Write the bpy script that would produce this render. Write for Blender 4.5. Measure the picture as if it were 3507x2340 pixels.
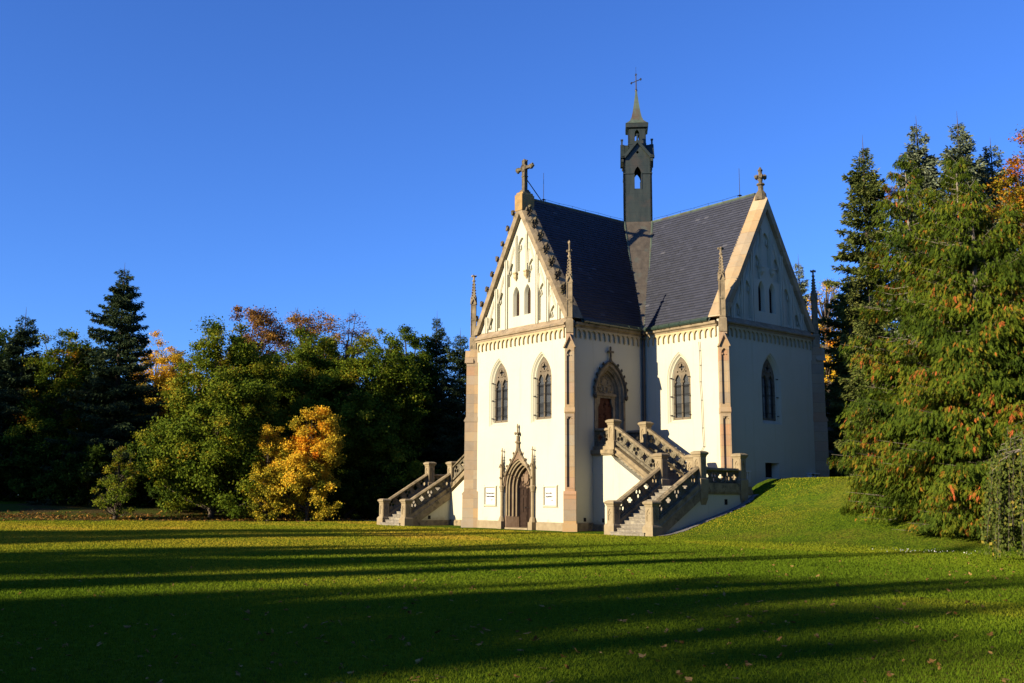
import bpy, math, random
import numpy as np
from mathutils import Vector, Matrix
from mathutils.geometry import tessellate_polygon

# ------------------------------------------------------------------ camera, sky, sun, exposure
S = bpy.context.scene
for o in list(bpy.data.objects): bpy.data.objects.remove(o)
COL = S.collection
CAM = Vector((44.033, -47.036, 1.7))
YAW, PITCH, ROLL, FPX = -0.8787, 0.1531, 0.0057, 3482.36
cam = bpy.data.cameras.new('camera'); camo = bpy.data.objects.new('camera', cam); COL.objects.link(camo)
_f = Vector((math.sin(YAW)*math.cos(PITCH), math.cos(YAW)*math.cos(PITCH), math.sin(PITCH)))
_r = Vector((math.cos(YAW), -math.sin(YAW), 0)); _u = _r.cross(_f)
_r2 = _r*math.cos(ROLL) + _u*math.sin(ROLL); _u2 = -_r*math.sin(ROLL) + _u*math.cos(ROLL)
_m = Matrix((_r2, _u2, -_f)).transposed().to_4x4(); _m.translation = CAM
camo.matrix_world = _m
cam.sensor_width = 36.0; cam.lens = FPX/3507*36; cam.clip_start = 0.1; cam.clip_end = 6000
S.camera = camo

SUN_AZ, SUN_EL = math.radians(7.5), math.radians(18.0)      # azimuth measured from -y towards -x
SUNV = Vector((-math.sin(SUN_AZ)*math.cos(SUN_EL), -math.cos(SUN_AZ)*math.cos(SUN_EL), math.sin(SUN_EL)))
sl = bpy.data.lights.new('sun', 'SUN'); so = bpy.data.objects.new('sun', sl); COL.objects.link(so)
sl.energy = 5.0; sl.angle = math.radians(0.5); sl.color = (1.0, 0.85, 0.62)
so.rotation_euler = SUNV.to_track_quat('Z', 'Y').to_euler(); so.location = (0, -60, 80)
W_ = bpy.data.worlds.new('World'); S.world = W_; W_.use_nodes = True
_nt = W_.node_tree; _bg = _nt.nodes['Background']
_sky = _nt.nodes.new('ShaderNodeTexSky'); _sky.sky_type = 'NISHITA'; _sky.sun_disc = False
_sky.sun_elevation = SUN_EL
_sky.sun_rotation = math.atan2(SUNV.x, SUNV.y)
_sky.altitude = 300; _sky.air_density = 1.0; _sky.dust_density = 0.2; _sky.ozone_density = 4.0
_hs = _nt.nodes.new('ShaderNodeHueSaturation'); _hs.inputs['Saturation'].default_value = 1.0
_tm = _nt.nodes.new('ShaderNodeMix'); _tm.data_type = 'RGBA'; _tm.blend_type = 'MULTIPLY'; _tm.inputs[0].default_value = 1.0
_tm.inputs[7].default_value = (0.62, 0.98, 1.72, 1)        # clear, deep blue autumn air
_nt.links.new(_sky.outputs[0], _hs.inputs['Color']); _nt.links.new(_hs.outputs[0], _tm.inputs[6]); _nt.links.new(_tm.outputs[2], _bg.inputs[0])
_bg.inputs[1].default_value = 0.057
S.view_settings.view_transform = 'Standard'; S.view_settings.look = 'None'
S.view_settings.exposure = 1.25; S.view_settings.gamma = 1.0
S.render.engine = 'CYCLES'
S.cycles.max_bounces = 6; S.cycles.diffuse_bounces = 4; S.cycles.glossy_bounces = 2; S.cycles.transmission_bounces = 3

# ------------------------------------------------------------------ node materials
class NT:
    def __init__(s, name, rough=.8, spec=.3):
        s.m = bpy.data.materials.new(name); s.m.use_nodes = True; s.t = s.m.node_tree; s.n = s.t.nodes
        s.b = s.n['Principled BSDF']; s.out = s.n['Material Output']
        s.b.inputs['Roughness'].default_value = rough; s.b.inputs['Specular IOR Level'].default_value = spec
    def new(s, k, **kw):
        n = s.n.new(k)
        for a, v in kw.items(): setattr(n, a, v)
        return n
    def put(s, n, i, v):
        if hasattr(v, 'node'): s.t.links.new(v, n.inputs[i])
        elif v is not None: n.inputs[i].default_value = v
    def pos(s, obj=False):
        return s.new('ShaderNodeTexCoord').outputs['Object'] if obj else s.new('ShaderNodeNewGeometry').outputs['Position']
    def noise(s, scale, detail=4, co=None, rough=.6, sc=None):
        co = co or s.pos()
        if sc is not None:
            mp = s.new('ShaderNodeMapping'); s.put(mp, 'Vector', co); mp.inputs['Scale'].default_value = sc; co = mp.outputs[0]
        n = s.new('ShaderNodeTexNoise'); s.put(n, 'Vector', co)
        n.inputs['Scale'].default_value = scale; n.inputs['Detail'].default_value = detail; n.inputs['Roughness'].default_value = rough
        return n.outputs['Fac']
    def ramp(s, fac, stops, interp='LINEAR'):
        r = s.new('ShaderNodeValToRGB'); s.put(r, 0, fac); e = r.color_ramp.elements; r.color_ramp.interpolation = interp
        while len(e) < len(stops): e.new(.5)
        for k, (p, c) in enumerate(stops):
            e[k].position = p; e[k].color = (*c, 1) if len(c) == 3 else c
        return r.outputs[0]
    def mix(s, fac, a, b, mode='MIX'):
        n = s.new('ShaderNodeMix', data_type='RGBA', blend_type=mode)
        def c(v): return (*v, 1) if isinstance(v, tuple) and len(v) == 3 else v
        s.put(n, 0, fac); s.put(n, 6, c(a)); s.put(n, 7, c(b)); return n.outputs[2]
    def math(s, op, a, b=None):
        n = s.new('ShaderNodeMath', operation=op); s.put(n, 0, a); s.put(n, 1, b); return n.outputs[0]
    def attr(s, name):
        return s.new('ShaderNodeAttribute', attribute_name=name).outputs['Fac']
    def bump(s, h, strength=.4, dist=.02):
        n = s.new('ShaderNodeBump'); s.put(n, 'Height', h); n.inputs['Strength'].default_value = strength
        n.inputs['Distance'].default_value = dist; s.put(s.b, 'Normal', n.outputs[0])
    def col(s, v): s.put(s.b, 'Base Color', (*v, 1) if isinstance(v, tuple) else v)

def m_plaster():
    t = NT('plaster', .95, .03)
    a = t.ramp(t.noise(.55, 5), [(.3, (.425, .402, .297)), (.7, (.45, .43, .325))])
    st = t.ramp(t.noise(.8, 6, sc=(1, 1, .18)), [(.62, (1, 1, 1)), (.8, (.86, .84, .80))])
    sx = t.new('ShaderNodeSeparateXYZ'); t.put(sx, 0, t.pos())
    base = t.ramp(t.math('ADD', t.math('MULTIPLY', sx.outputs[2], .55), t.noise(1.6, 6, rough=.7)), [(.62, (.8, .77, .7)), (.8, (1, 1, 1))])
    drip = t.ramp(t.noise(2.6, 5, sc=(1, 1, .07), rough=.65), [(.56, (1, 1, 1)), (.74, (.9, .885, .85))])
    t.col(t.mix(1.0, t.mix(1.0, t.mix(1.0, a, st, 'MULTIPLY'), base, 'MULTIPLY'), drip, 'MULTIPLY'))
    t.bump(t.noise(38, 3), .25, .012); return t.m
def m_blocks(name, cols, h=.56, rough=.85, dirt=(.12, .1, .075), amt=.35, grey_top=None):
    t = NT(name, rough, .15)
    sx = t.new('ShaderNodeSeparateXYZ'); t.put(sx, 0, t.pos())
    q = t.math('DIVIDE', sx.outputs[2], h); fl = t.math('FLOOR', q); fr = t.math('FRACT', q)
    dg = t.math('FLOOR', t.math('MULTIPLY', t.math('ADD', sx.outputs[0], t.math('MULTIPLY', sx.outputs[1], 1.7)), .33))
    wn = t.new('ShaderNodeTexWhiteNoise', noise_dimensions='2D'); cb = t.new('ShaderNodeCombineXYZ')
    t.put(cb, 0, fl); t.put(cb, 1, dg); t.put(wn, 'Vector', cb.outputs[0])
    n = len(cols); c = t.ramp(wn.outputs['Value'], [((k+.5)/n, cc) for k, cc in enumerate(cols)])
    vein = t.ramp(t.noise(1.3, 6, sc=(1, 1, 2.2)), [(.44, (1, 1, 1)), (.5, (1.05, .93, .8)), (.56, (1, 1, 1))])
    c = t.mix(.5, c, vein, 'MULTIPLY')
    d = t.ramp(t.noise(2.2, 7, rough=.7), [(.5, (0, 0, 0)), (.75, (1, 1, 1))])
    c = t.mix(t.math('MULTIPLY', d, amt), c, dirt)
    j = t.ramp(fr, [(0, (.55, .55, .55)), (.025, (1, 1, 1)), (.98, (1, 1, 1)), (1, (.55, .55, .55))])
    c = t.mix(1.0, c, j, 'MULTIPLY')
    if grey_top:
        g = t.ramp(t.math('DIVIDE', sx.outputs[2], 20), [(grey_top[0]/20, (0, 0, 0)), (grey_top[1]/20, (1, 1, 1))])
        c = t.mix(t.math('MULTIPLY', g, .75), c, (.2, .17, .125))
    t.col(c); t.bump(t.noise(14, 5), .35, .02); return t.m
def m_stone(name, a, b, scale=3, lichen=None, rough=.9, bd=.03):
    t = NT(name, rough, .12)
    c = t.ramp(t.noise(scale, 8, rough=.7), [(.32, a), (.68, b)])
    if lichen: c = t.mix(t.ramp(t.noise(1.9, 6, rough=.7), [(.55, (0, 0, 0)), (.66, (1, 1, 1))]), c, lichen)
    t.col(c); t.bump(t.noise(scale*5, 5), .5, bd); return t.m
def m_slate():
    t = NT('slate', .5, .3)
    c = t.ramp(t.attr('tint'), [(0, (.0085, .0100, .0165)), (.5, (.015, .0178, .031)), (.9, (.023, .026, .043)), (1, (.055, .057, .072))])
    c = t.mix(t.math('MULTIPLY', t.noise(.7, 5), .5), c, (.0155, .0175, .028))
    t.col(c); t.bump(t.noise(25, 3), .2, .006); return t.m
def m_sheet(name, base, streak, joint=.62, rough=.45, patina=None):
    t = NT(name, rough, .4)
    c = t.ramp(t.noise(1.6, 6, sc=(2.2, 2.2, .35), rough=.65), [(.3, base), (.7, streak)])
    if patina: c = t.mix(t.ramp(t.noise(1.1, 5), [(.52, (0, 0, 0)), (.68, (1, 1, 1))]), c, patina)
    sx = t.new('ShaderNodeSeparateXYZ'); t.put(sx, 0, t.pos())
    fr = t.math('FRACT', t.math('DIVIDE', sx.outputs[2], joint))
    c = t.mix(1.0, c, t.ramp(fr, [(0, (.5, .5, .5)), (.04, (1, 1, 1))]), 'MULTIPLY')
    t.col(c); t.bump(t.noise(6, 4), .15, .02); return t.m
def m_plain(name, c, rough=.6, spec=.3, metal=0, var=.25, scale=9):
    t = NT(name, rough, spec); t.b.inputs['Metallic'].default_value = metal
    t.col(t.ramp(t.noise(scale, 5), [(.3, tuple(v*(1-var) for v in c)), (.7, tuple(v*(1+var) for v in c))])); return t.m
def m_glass():
    t = NT('leaded_glass', .28, .5)
    sx = t.new('ShaderNodeSeparateXYZ'); t.put(sx, 0, t.pos())
    h = t.math('ADD', sx.outputs[0], sx.outputs[1])
    def cell(v, p): return t.math('ABSOLUTE', t.math('SUBTRACT', t.math('FRACT', t.math('DIVIDE', v, p)), .5))
    d = t.math('ADD', cell(h, .13), cell(sx.outputs[2], .13))
    c = t.ramp(d, [(.2, (.075, .085, .092)), (.3, (.012, .013, .015)), (.42, (.045, .05, .056)), (.62, (.014, .015, .017)), (.78, (.08, .09, .097))])
    band = t.ramp(t.math('FRACT', t.math('DIVIDE', sx.outputs[2], 1.12)), [(.0, (.4, .4, .4)), (.1, (.4, .4, .4)), (.16, (1, 1, 1)), (.6, (1, 1, 1)), (.66, (.65, .65, .65)), (.95, (.65, .65, .65))])
    t.col(t.mix(1.0, c, band, 'MULTIPLY')); t.bump(t.noise(20, 2), .2, .01); return t.m
def m_leaf(name, stops, trans=.3, noise=None, rough=.7, spec=.04):
    t = NT(name, rough, spec)
    c = t.ramp(t.attr('tint'), stops)
    if noise:
        f = t.ramp(t.noise(noise[0], 4, co=t.pos(True)), [(noise[1], (0, 0, 0)), (noise[2], (1, 1, 1))])
        c = t.mix(f, c, noise[3])
    t.col(c)
    tr = t.new('ShaderNodeBsdfTranslucent'); t.put(tr, 'Color', c)
    mx = t.new('ShaderNodeMixShader'); mx.inputs[0].default_value = trans
    t.t.links.new(t.b.outputs[0], mx.inputs[1]); t.t.links.new(tr.outputs[0], mx.inputs[2]); t.t.links.new(mx.outputs[0], t.out.inputs[0])
    return t.m
def m_lawn():
    t = NT('lawn_grass', 1, 0)
    c = t.ramp(t.noise(.9, 7, rough=.7), [(.3, (.055, .095, .006)), (.55, (.08, .125, .008)), (.75, (.115, .15, .01))])
    y = t.ramp(t.noise(.16, 5, rough=.65, sc=(1, 1, .2)), [(.5, (0, 0, 0)), (.66, (1, 1, 1))])
    c = t.mix(t.math('MULTIPLY', y, .65), c, (.2, .155, .022))
    c = t.mix(t.ramp(t.noise(9, 5), [(.35, (1, 1, 1)), (.6, (0, 0, 0))]), c, (.022, .042, .007))
    t.col(c); t.bump(t.noise(16, 5), .6, .06); return t.m
def m_litter():
    t = NT('leaf_litter', 1, 0)
    c = t.ramp(t.noise(5, 8, rough=.8), [(.3, (.02, .018, .008)), (.5, (.06, .045, .018)), (.7, (.11, .075, .028))])
    c = t.mix(t.ramp(t.noise(.35, 5), [(.4, (0, 0, 0)), (.52, (1, 1, 1))]), c, (.05, .062, .012))
    t.col(c); t.bump(t.noise(9, 6), .8, .08); return t.m

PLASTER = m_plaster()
SAND = m_blocks('sandstone_blocks', [(.31, .22, .125), (.245, .195, .135), (.33, .20, .115), (.27, .235, .175), (.36, .245, .12), (.225, .185, .135), (.30, .235, .15)], grey_top=(10.2, 11.6))
PALE = m_stone('pale_sandstone', (.186, .143, .084), (.265, .216, .132), 2.2)
TRIM = m_stone('weathered_trim', (.125, .098, .062), (.281, .222, .136), 1.7, lichen=(.078, .066, .043))
DARKST = m_stone('dark_weathered_stone', (.055, .045, .031), (.156, .125, .082), 4, lichen=(.101, .094, .035))
COPE = m_stone('coping_stone', (.192, .134, .074), (.294, .237, .157), 1.6, lichen=(.128, .106, .074))
COPEB = m_blocks('coping_blocks', [(.30, .225, .13), (.26, .2, .125), (.31, .215, .11), (.24, .195, .135), (.33, .26, .16)], h=.72, amt=.4)
RAILST = m_stone('balustrade_stone', (.077, .065, .042), (.180, .155, .103), 4.5, lichen=(.062, .050, .030))
STRING = m_stone('stringer_stone', (.117, .094, .058), (.281, .218, .125), 2.4, lichen=(.062, .053, .035))
FRIEZE = m_stone('frieze_stone', (.320, .250, .128), (.397, .320, .186), 2.2)
BROWNST = m_stone('portal_stone', (.120, .078, .048), (.184, .129, .083), 2.4)
TRACE = m_stone('tracery_stone', (.104, .083, .055), (.154, .127, .090), 2.4)
LICHEN = m_stone('lichen_stone', (.2, .125, .05), (.31, .2, .075), 2.2, lichen=(.15, .125, .085))
SLATE = m_slate()
LEAD = m_sheet('lead_sheet', (.040, .034, .025), (.079, .065, .047), 1.3, .55, (.063, .073, .059))
COPPER = m_sheet('turret_sheet', (.011, .0165, .0125), (.027, .034, .026), .62, .42, (.034, .03, .021))
PATINA = m_sheet('spire_sheet', (.043, .058, .043), (.086, .115, .083), .5, .5, (.072, .049, .032))
GUTTER = m_plain('gutter_paint', (.018, .032, .022), .35, .5)
IRON = m_plain('wrought_iron', (.012, .012, .013), .5, .4)
PIPE = m_plain('pipe_paint', (.012, .012, .015), .4, .5)
OAK = m_plain('dark_oak', (.025, .014, .009), .6, .12, scale=7)
REDOAK = m_plain('red_brown_wood', (.055, .014, .008), .6, .15, scale=6)
GLASS = m_glass()
DARK = m_plain('dark_opening', (.012, .012, .013), .7, .1)
WHITE = m_plain('white_render', (.5, .49, .45), .8, .1, var=.03)
INK = m_plain('inscription_paint', (.035, .03, .028), .8, .1, var=.05)
STEPST = m_stone('step_stone', (.109, .096, .074), (.230, .205, .160), 5, lichen=(.269, .243, .179))
BARK = m_stone('bark', (.035, .026, .018), (.1, .08, .058), 7, bd=.05)
PALEBARK = m_stone('pale_bark', (.12, .1, .075), (.24, .21, .165), 7, bd=.04)
LAWN = m_lawn(); LITTER = m_litter()
GRAVEL = m_stone('gravel_chips', (.066, .063, .061), (.248, .237, .231), 22, bd=.08)
SANDPATH = m_stone('sand_path', (.3, .21, .13), (.42, .31, .21), 6)

# ------------------------------------------------------------------ mesh helpers
def fr(o, u, w):
    o, u, w = Vector(o), Vector(u), Vector(w)
    return lambda a, b, c=0.0: tuple(o + u*a + w*c + Vector((0, 0, b)))
def I(a, b, c=0.0): return (a, b, c)
class MB:
    def __init__(s): s.v = []; s.f = []
    def add(s, vs, fs):
        k = len(s.v); s.v += [tuple(p) for p in vs]; s.f += [tuple(i+k for i in f) for f in fs]; return s
    def box(s, F, a0, a1, b0, b1, c0, c1):
        vs = [F(a, b, c) for c in (c0, c1) for b in (b0, b1) for a in (a0, a1)]
        return s.add(vs, [(0, 2, 3, 1), (4, 5, 7, 6), (0, 1, 5, 4), (2, 6, 7, 3), (0, 4, 6, 2), (1, 3, 7, 5)])
    def prism(s, F, poly, c0, c1): return s.plate(F, poly, [], c0, c1)
    def plate(s, F, outer, holes, c0, c1):
        loops = [outer] + holes
        flat = [p for l in loops for p in l]; n = len(flat)
        tris = tessellate_polygon([[Vector((p[0], p[1], 0)) for p in l] for l in loops])
        vs = [F(p[0], p[1], c0) for p in flat] + [F(p[0], p[1], c1) for p in flat]
        fs = [tuple(t) for t in tris] + [tuple(i+n for i in t)[::-1] for t in tris]
        k = 0
        for l in loops:
            m = len(l)
            for i in range(m):
                j = (i+1) % m; fs.append((k+i, k+j, k+j+n, k+i+n))
            k += m
        return s.add(vs, fs)
    def loft(s, rings, closed=False):
        n = len(rings[0]); vs = [p for r in rings for p in r]; fs = []
        for a in range(len(rings)-1):
            for i in range(n if closed else n-1):
                j = (i+1) % n; fs.append((a*n+i, a*n+j, (a+1)*n+j, (a+1)*n+i))
        return s.add(vs, fs)
    def tube(s, path, r, n=6, cap=True):
        path = [Vector(p) for p in path]; rs = r if isinstance(r, (list, tuple)) else [r]*len(path); rings = []
        for i, p in enumerate(path):
            d = (path[min(i+1, len(path)-1)] - path[max(i-1, 0)]).normalized()
            a = d.cross(Vector((0, 0, 1)) if abs(d.z) < .9 else Vector((1, 0, 0))).normalized(); b = d.cross(a)
            rings.append([tuple(p + (a*math.cos(2*math.pi*k/n) + b*math.sin(2*math.pi*k/n))*rs[i]) for k in range(n)])
        s.loft(rings, True)
        if cap:
            s.add(rings[0], [tuple(range(n))]); s.add(rings[-1], [tuple(range(n))])
        return s
    def rod(s, p, q, wd):                   # square rod
        return s.tube([p, q], wd*.7071, 4)
    def lathe(s, c, prof, n=8, rot=0.0):
        rings = [[(c[0]+r*math.cos(rot+2*math.pi*k/n), c[1]+r*math.sin(rot+2*math.pi*k/n), z) for k in range(n)] for r, z in prof]
        s.loft(rings, True); s.add(rings[0], [tuple(range(n))]); s.add(rings[-1], [tuple(range(n))]); return s
    def blob(s, c, r, rnd, n=6, m=4):
        if not isinstance(r, (tuple, list)): r = (r, r, r)
        rings = []
        for a in range(m+1):
            th = math.pi*a/m; ring = []
            for k in range(n):
                q = rnd.uniform(.72, 1.2); ph = 2*math.pi*k/n + a*.4
                ring.append((c[0]+r[0]*q*math.sin(th)*math.cos(ph), c[1]+r[1]*q*math.sin(th)*math.sin(ph), c[2]-r[2]*q*math.cos(th)))
            rings.append(ring)
        return s.loft(rings, True)
    def build(s, name, mat, parent=None, smooth=False):
        me = bpy.data.meshes.new(name); off = Vector(parent_loc(parent))
        me.from_pydata([tuple(Vector(p)-off) for p in s.v], [], s.f); me.update()
        if mat: me.materials.append(mat)
        if smooth: me.polygons.foreach_set('use_smooth', [True]*len(me.polygons))
        o = bpy.data.objects.new(name, me); COL.objects.link(o)
        if parent: o.parent = parent
        return o
def parent_loc(p):
    v = Vector((0, 0, 0))
    while p is not None: v += Vector(p.location); p = p.parent
    return v
def tag(o, label=None, cat=None, group=None, kind=None):
    for k, v in (('label', label), ('category', cat), ('group', group), ('kind', kind)):
        if v: o[k] = v
    return o
def empty(name, loc, label, cat, group=None):
    o = bpy.data.objects.new(name, None); COL.objects.link(o); o.location = loc; o.empty_display_size = .3
    return tag(o, label, cat, group)
def children(o): return [c for c in bpy.data.objects if c.parent == o]
def copy_tree(o, parent=None):
    c = o.copy(); COL.objects.link(c); c.parent = parent
    for ch in children(o): copy_tree(ch, c)
    return c
def arch(hw, z0, zs, za, n=10, u0=0.0):
    """pointed arch outline from lower left over the apex to lower right"""
    h = za-zs; R = (hw*hw+h*h)/(2*hw); cx = R-hw
    a1 = math.atan2(h, cx) if cx > 1e-6 else math.pi/2
    L = [(-hw, z0)]
    for k in range(n+1):
        a = a1*k/n; L.append((cx-R*math.cos(a), zs+R*math.sin(a)))
    Rr = [(-x, z) for x, z in L[::-1]][1:]
    return [(x+u0, z) for x, z in L+Rr]
def circ(u, v, r, n=10, ry=None): return [(u+r*math.cos(2*math.pi*k/n), v+(ry or r)*math.sin(2*math.pi*k/n)) for k in range(n)]
def torus(mb, F, u, v, R, r, w, n=14):
    path = [F(u+R*math.cos(2*math.pi*k/n), v+R*math.sin(2*math.pi*k/n), w) for k in range(n+1)]
    mb.tube(path, r, 4, False)
def smooth(a, b, x):
    t = np.clip((x-a)/(b-a), 0, 1); return t*t*(3-2*t)

# ------------------------------------------------------------------ ground
_py = [-200, -11.7, -10.6, -9.0, -6.5, -5.0, -3.4, -2.4, 6, 40, 400]
_pz = [0, 0, .1, .5, 1.08, 1.5, 2.35, 2.8, 2.88, 3.2, 4]
def hgt(x, y):
    x = np.asarray(x, float); y = np.asarray(y, float)
    ye = y + .22*np.clip(x-12, 0, 8)
    dx, dy = x-CAM.x, y-CAM.y; dd = np.hypot(dx, dy); az = np.arctan2(dx, dy)-YAW
    bank = 1.5*smooth(75, 93, dd)*smooth(-.12, -.22, az)*smooth(-1.2, -.9, az)
    z = (np.interp(ye-.45, _py, _pz)+np.interp(ye, _py, _pz)+np.interp(ye+.45, _py, _pz))/3
    m = smooth(9.6, 11.0, x)
    back = smooth(9, 14, y)
    return z*np.maximum(m, back*smooth(-8, 4, x)) + bank + .05*np.sin(x*.21+1)*np.sin(y*.17)*smooth(16, 30, np.hypot(x, y))
def mesh_np(name, v, f, mat, parent=None, tint=None, smooth_=False):
    v = np.asarray(v, np.float32); f = np.asarray(f, np.int32); k = f.shape[1]
    me = bpy.data.meshes.new(name); me.vertices.add(len(v)); me.vertices.foreach_set('co', v.ravel())
    me.loops.add(f.size); me.loops.foreach_set('vertex_index', f.ravel())
    me.polygons.add(len(f)); me.polygons.foreach_set('loop_start', np.arange(0, f.size, k, dtype=np.int32))
    me.polygons.foreach_set('loop_total', np.full(len(f), k, np.int32))
    if smooth_: me.polygons.foreach_set('use_smooth', np.ones(len(f), bool))
    if tint is not None:
        a = me.attributes.new('tint', 'FLOAT', 'FACE'); a.data.foreach_set('value', np.asarray(tint, np.float32))
    me.update(calc_edges=True); me.materials.append(mat)
    o = bpy.data.objects.new(name, me); COL.objects.link(o)
    if parent: o.parent = parent
    return o
def grid(name, xs, ys, mat, dz=0.0):
    X, Y = np.meshgrid(xs, ys); Z = hgt(X, Y)+dz
    n, m = X.shape; i = np.arange((n-1)*(m-1)); r, c = i//(m-1), i % (m-1); a = r*m+c
    return mesh_np(name, np.stack([X.ravel(), Y.ravel(), Z.ravel()], 1), np.stack([a, a+1, a+m+1, a+m], 1), mat, None, None, True)
xs = np.concatenate([[-2500, -900, -400, -200, -120, -80], np.arange(-60, 60.1, 1.0), [75, 100, 150, 250, 450, 1000, 2500]])
ys = np.concatenate([[-2500, -900, -400, -200, -120, -80], np.arange(-60, 40.1, 1.0), [50, 70, 100, 150, 250, 450, 1000, 2500]])
tag(grid('lawn', xs, ys, LAWN), 'wide mown autumn lawn with yellowed patches', 'lawn', kind='structure')

# ------------------------------------------------------------------ chapel
W, D = 4.2, 9.97
RND = random.Random(5)
chapel = empty('chapel', (0, 0, 0), 'cream gothic chapel on a cross plan with slate roofs and a dark ridge turret', 'chapel')
def rot(k, x, y, z=0.0):
    for _ in range(k % 4): x, y = -y, x
    return (x, y, z)
def Ff(k): return fr(rot(k, 0, -D), rot(k, 1, 0), rot(k, 0, -1))
def Fr(k): return fr(rot(k, W, 0), rot(k, 0, 1), rot(k, 1, 0))
def Fl(k): return fr(rot(k, -W, 0), rot(k, 0, -1), rot(k, -1, 0))
WIN = (.88, 5.85, 8.3, 9.8); DOORH = (1.06, 4.28, 7.45, 9.05); PORT = (1.18, -.3, 2.3, 3.95)
fronts = {0: [(-1.88, WIN), (1.88, WIN), (0, PORT)], 1: [(-.08, WIN)], 2: [(0, WIN)], 3: [(0, WIN)]}
rights = {0: [(-6.97, DOORH)], 1: [(-6.87, WIN)], 2: [(-6.87, WIN)], 3: [(-6.87, WIN)]}
lefts = {0: [(6.97, DOORH)], 1: [(6.87, WIN)], 2: [(6.87, WIN)], 3: [(6.87, WIN)]}

def window(F, u0):
    mb = MB(); rings = []
    prof = [(.88, 0, 0), (.835, -.05, .03), (.80, -.05, .05), (.72, -.16, .12), (.675, -.165, .16), (.655, -.2, .17), (.60, -.30, .235)]
    for hw, c, up in prof:
        rings.append([F(a, b, c) for a, b in arch(hw, 5.85+up, 8.3, 9.8-1.15*(.88-hw), 10, u0)])
    mb.loft(rings, True); w = mb.build('window', PLASTER, chapel)
    mb = MB()
    holes = [arch(.232, 6.17, 8.1, 8.58, 6, u0+s*.283) for s in (-1, 1)]
    holes.append([(u0+(.15+.06*math.cos(4*t))*math.cos(t), 8.97+(.15+.06*math.cos(4*t))*math.sin(t)) for t in [2*math.pi*i/24 for i in range(24)]])
    holes += [circ(u0+s*.3, 8.72, .055, 6) for s in (-1, 1)]
    mb.plate(F, arch(.615, 6.06, 8.3, 9.5, 10, u0), holes, -.33, -.23)
    for s in (-1, 1):                       # cusps of the two lights
        for q in (-1, 1): mb.box(F, u0+s*.285+q*.215-.05, u0+s*.285+q*.215+.05, 8.12, 8.22, -.32, -.25)
    mb.rod(F(u0, 6.1, -.235), F(u0, 8.5, -.235), .07); mb.rod(F(u0-.56, 6.1, -.24), F(u0-.56, 8.3, -.24), .06); mb.rod(F(u0+.56, 6.1, -.24), F(u0+.56, 8.3, -.24), .06)
    torus(mb, F, u0, 8.97, .27, .03, -.225)
    mb.build('tracery', TRACE, w)
    MB().plate(F, arch(.6, 6.06, 8.3, 9.47, 10, u0), [], -.38, -.345).build('glass', GLASS, w)
    mb = MB()
    for z in (6.45, 6.95, 7.45, 7.95): mb.rod(F(u0-.6, z, -.2), F(u0+.6, z, -.2), .022)
    for z in (6.3, 7.35, 8.38): mb.rod(F(u0-.74, z, -.08), F(u0-.56, z, -.08), .04); mb.rod(F(u0+.74, z, -.08), F(u0+.56, z, -.08), .04)
    mb.rod(F(u0-.62, 6.1, -.12), F(u0-.62, 8.4, -.12), .022)
    mb.build('window_bar', IRON, w)

def crocket(mb, p, s, rnd, out=(0, 0, 1)):
    o = Vector(out).normalized(); p = Vector(p)
    side = o.cross(Vector((0, 0, 1))); side = side.normalized() if side.length > .1 else Vector((1, 0, 0))
    up = Vector((0, 0, 1))
    mb.tube([p-o*s*.1, p+o*s*.3+up*s*.1, p+o*s*.5+up*s*.4], [s*.26, s*.22, s*.14], 5)
    mb.blob(p+o*s*.55+up*s*.5, (s*.3, s*.3, s*.26), rnd, 6, 3)
    for q in (-1, 1):
        mb.blob(p+o*s*.38+up*s*.22+side*q*s*.34, (s*.24, s*.24, s*.3), rnd, 5, 3); mb.blob(p+o*s*.2-up*s*.2+side*q*s*.2, (s*.2, s*.2, s*.3), rnd, 5, 3)
    mb.blob(p+o*s*.15-up*s*.5, (s*.2, s*.2, s*.3), rnd, 5, 3)

def fleuron(mb, c, z, s, rnd, top):
    """four leaf bosses round a stem"""
    for k in range(4):
        a = math.pi/4+k*math.pi/2
        mb.blob((c[0]+math.cos(a)*s*.75, c[1]+math.sin(a)*s*.75, z), (s*.45, s*.45, s*.55), rnd, 6, 3)
    mb.blob((c[0], c[1], z), (s*.6, s*.6, s*.5), rnd, 6, 3)
    if top: mb.lathe(c, [(s*.3, z), (s*.28, z+top*.55), (s*.42, z+top*.7), (s*.12, z+top)], 6)

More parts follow.
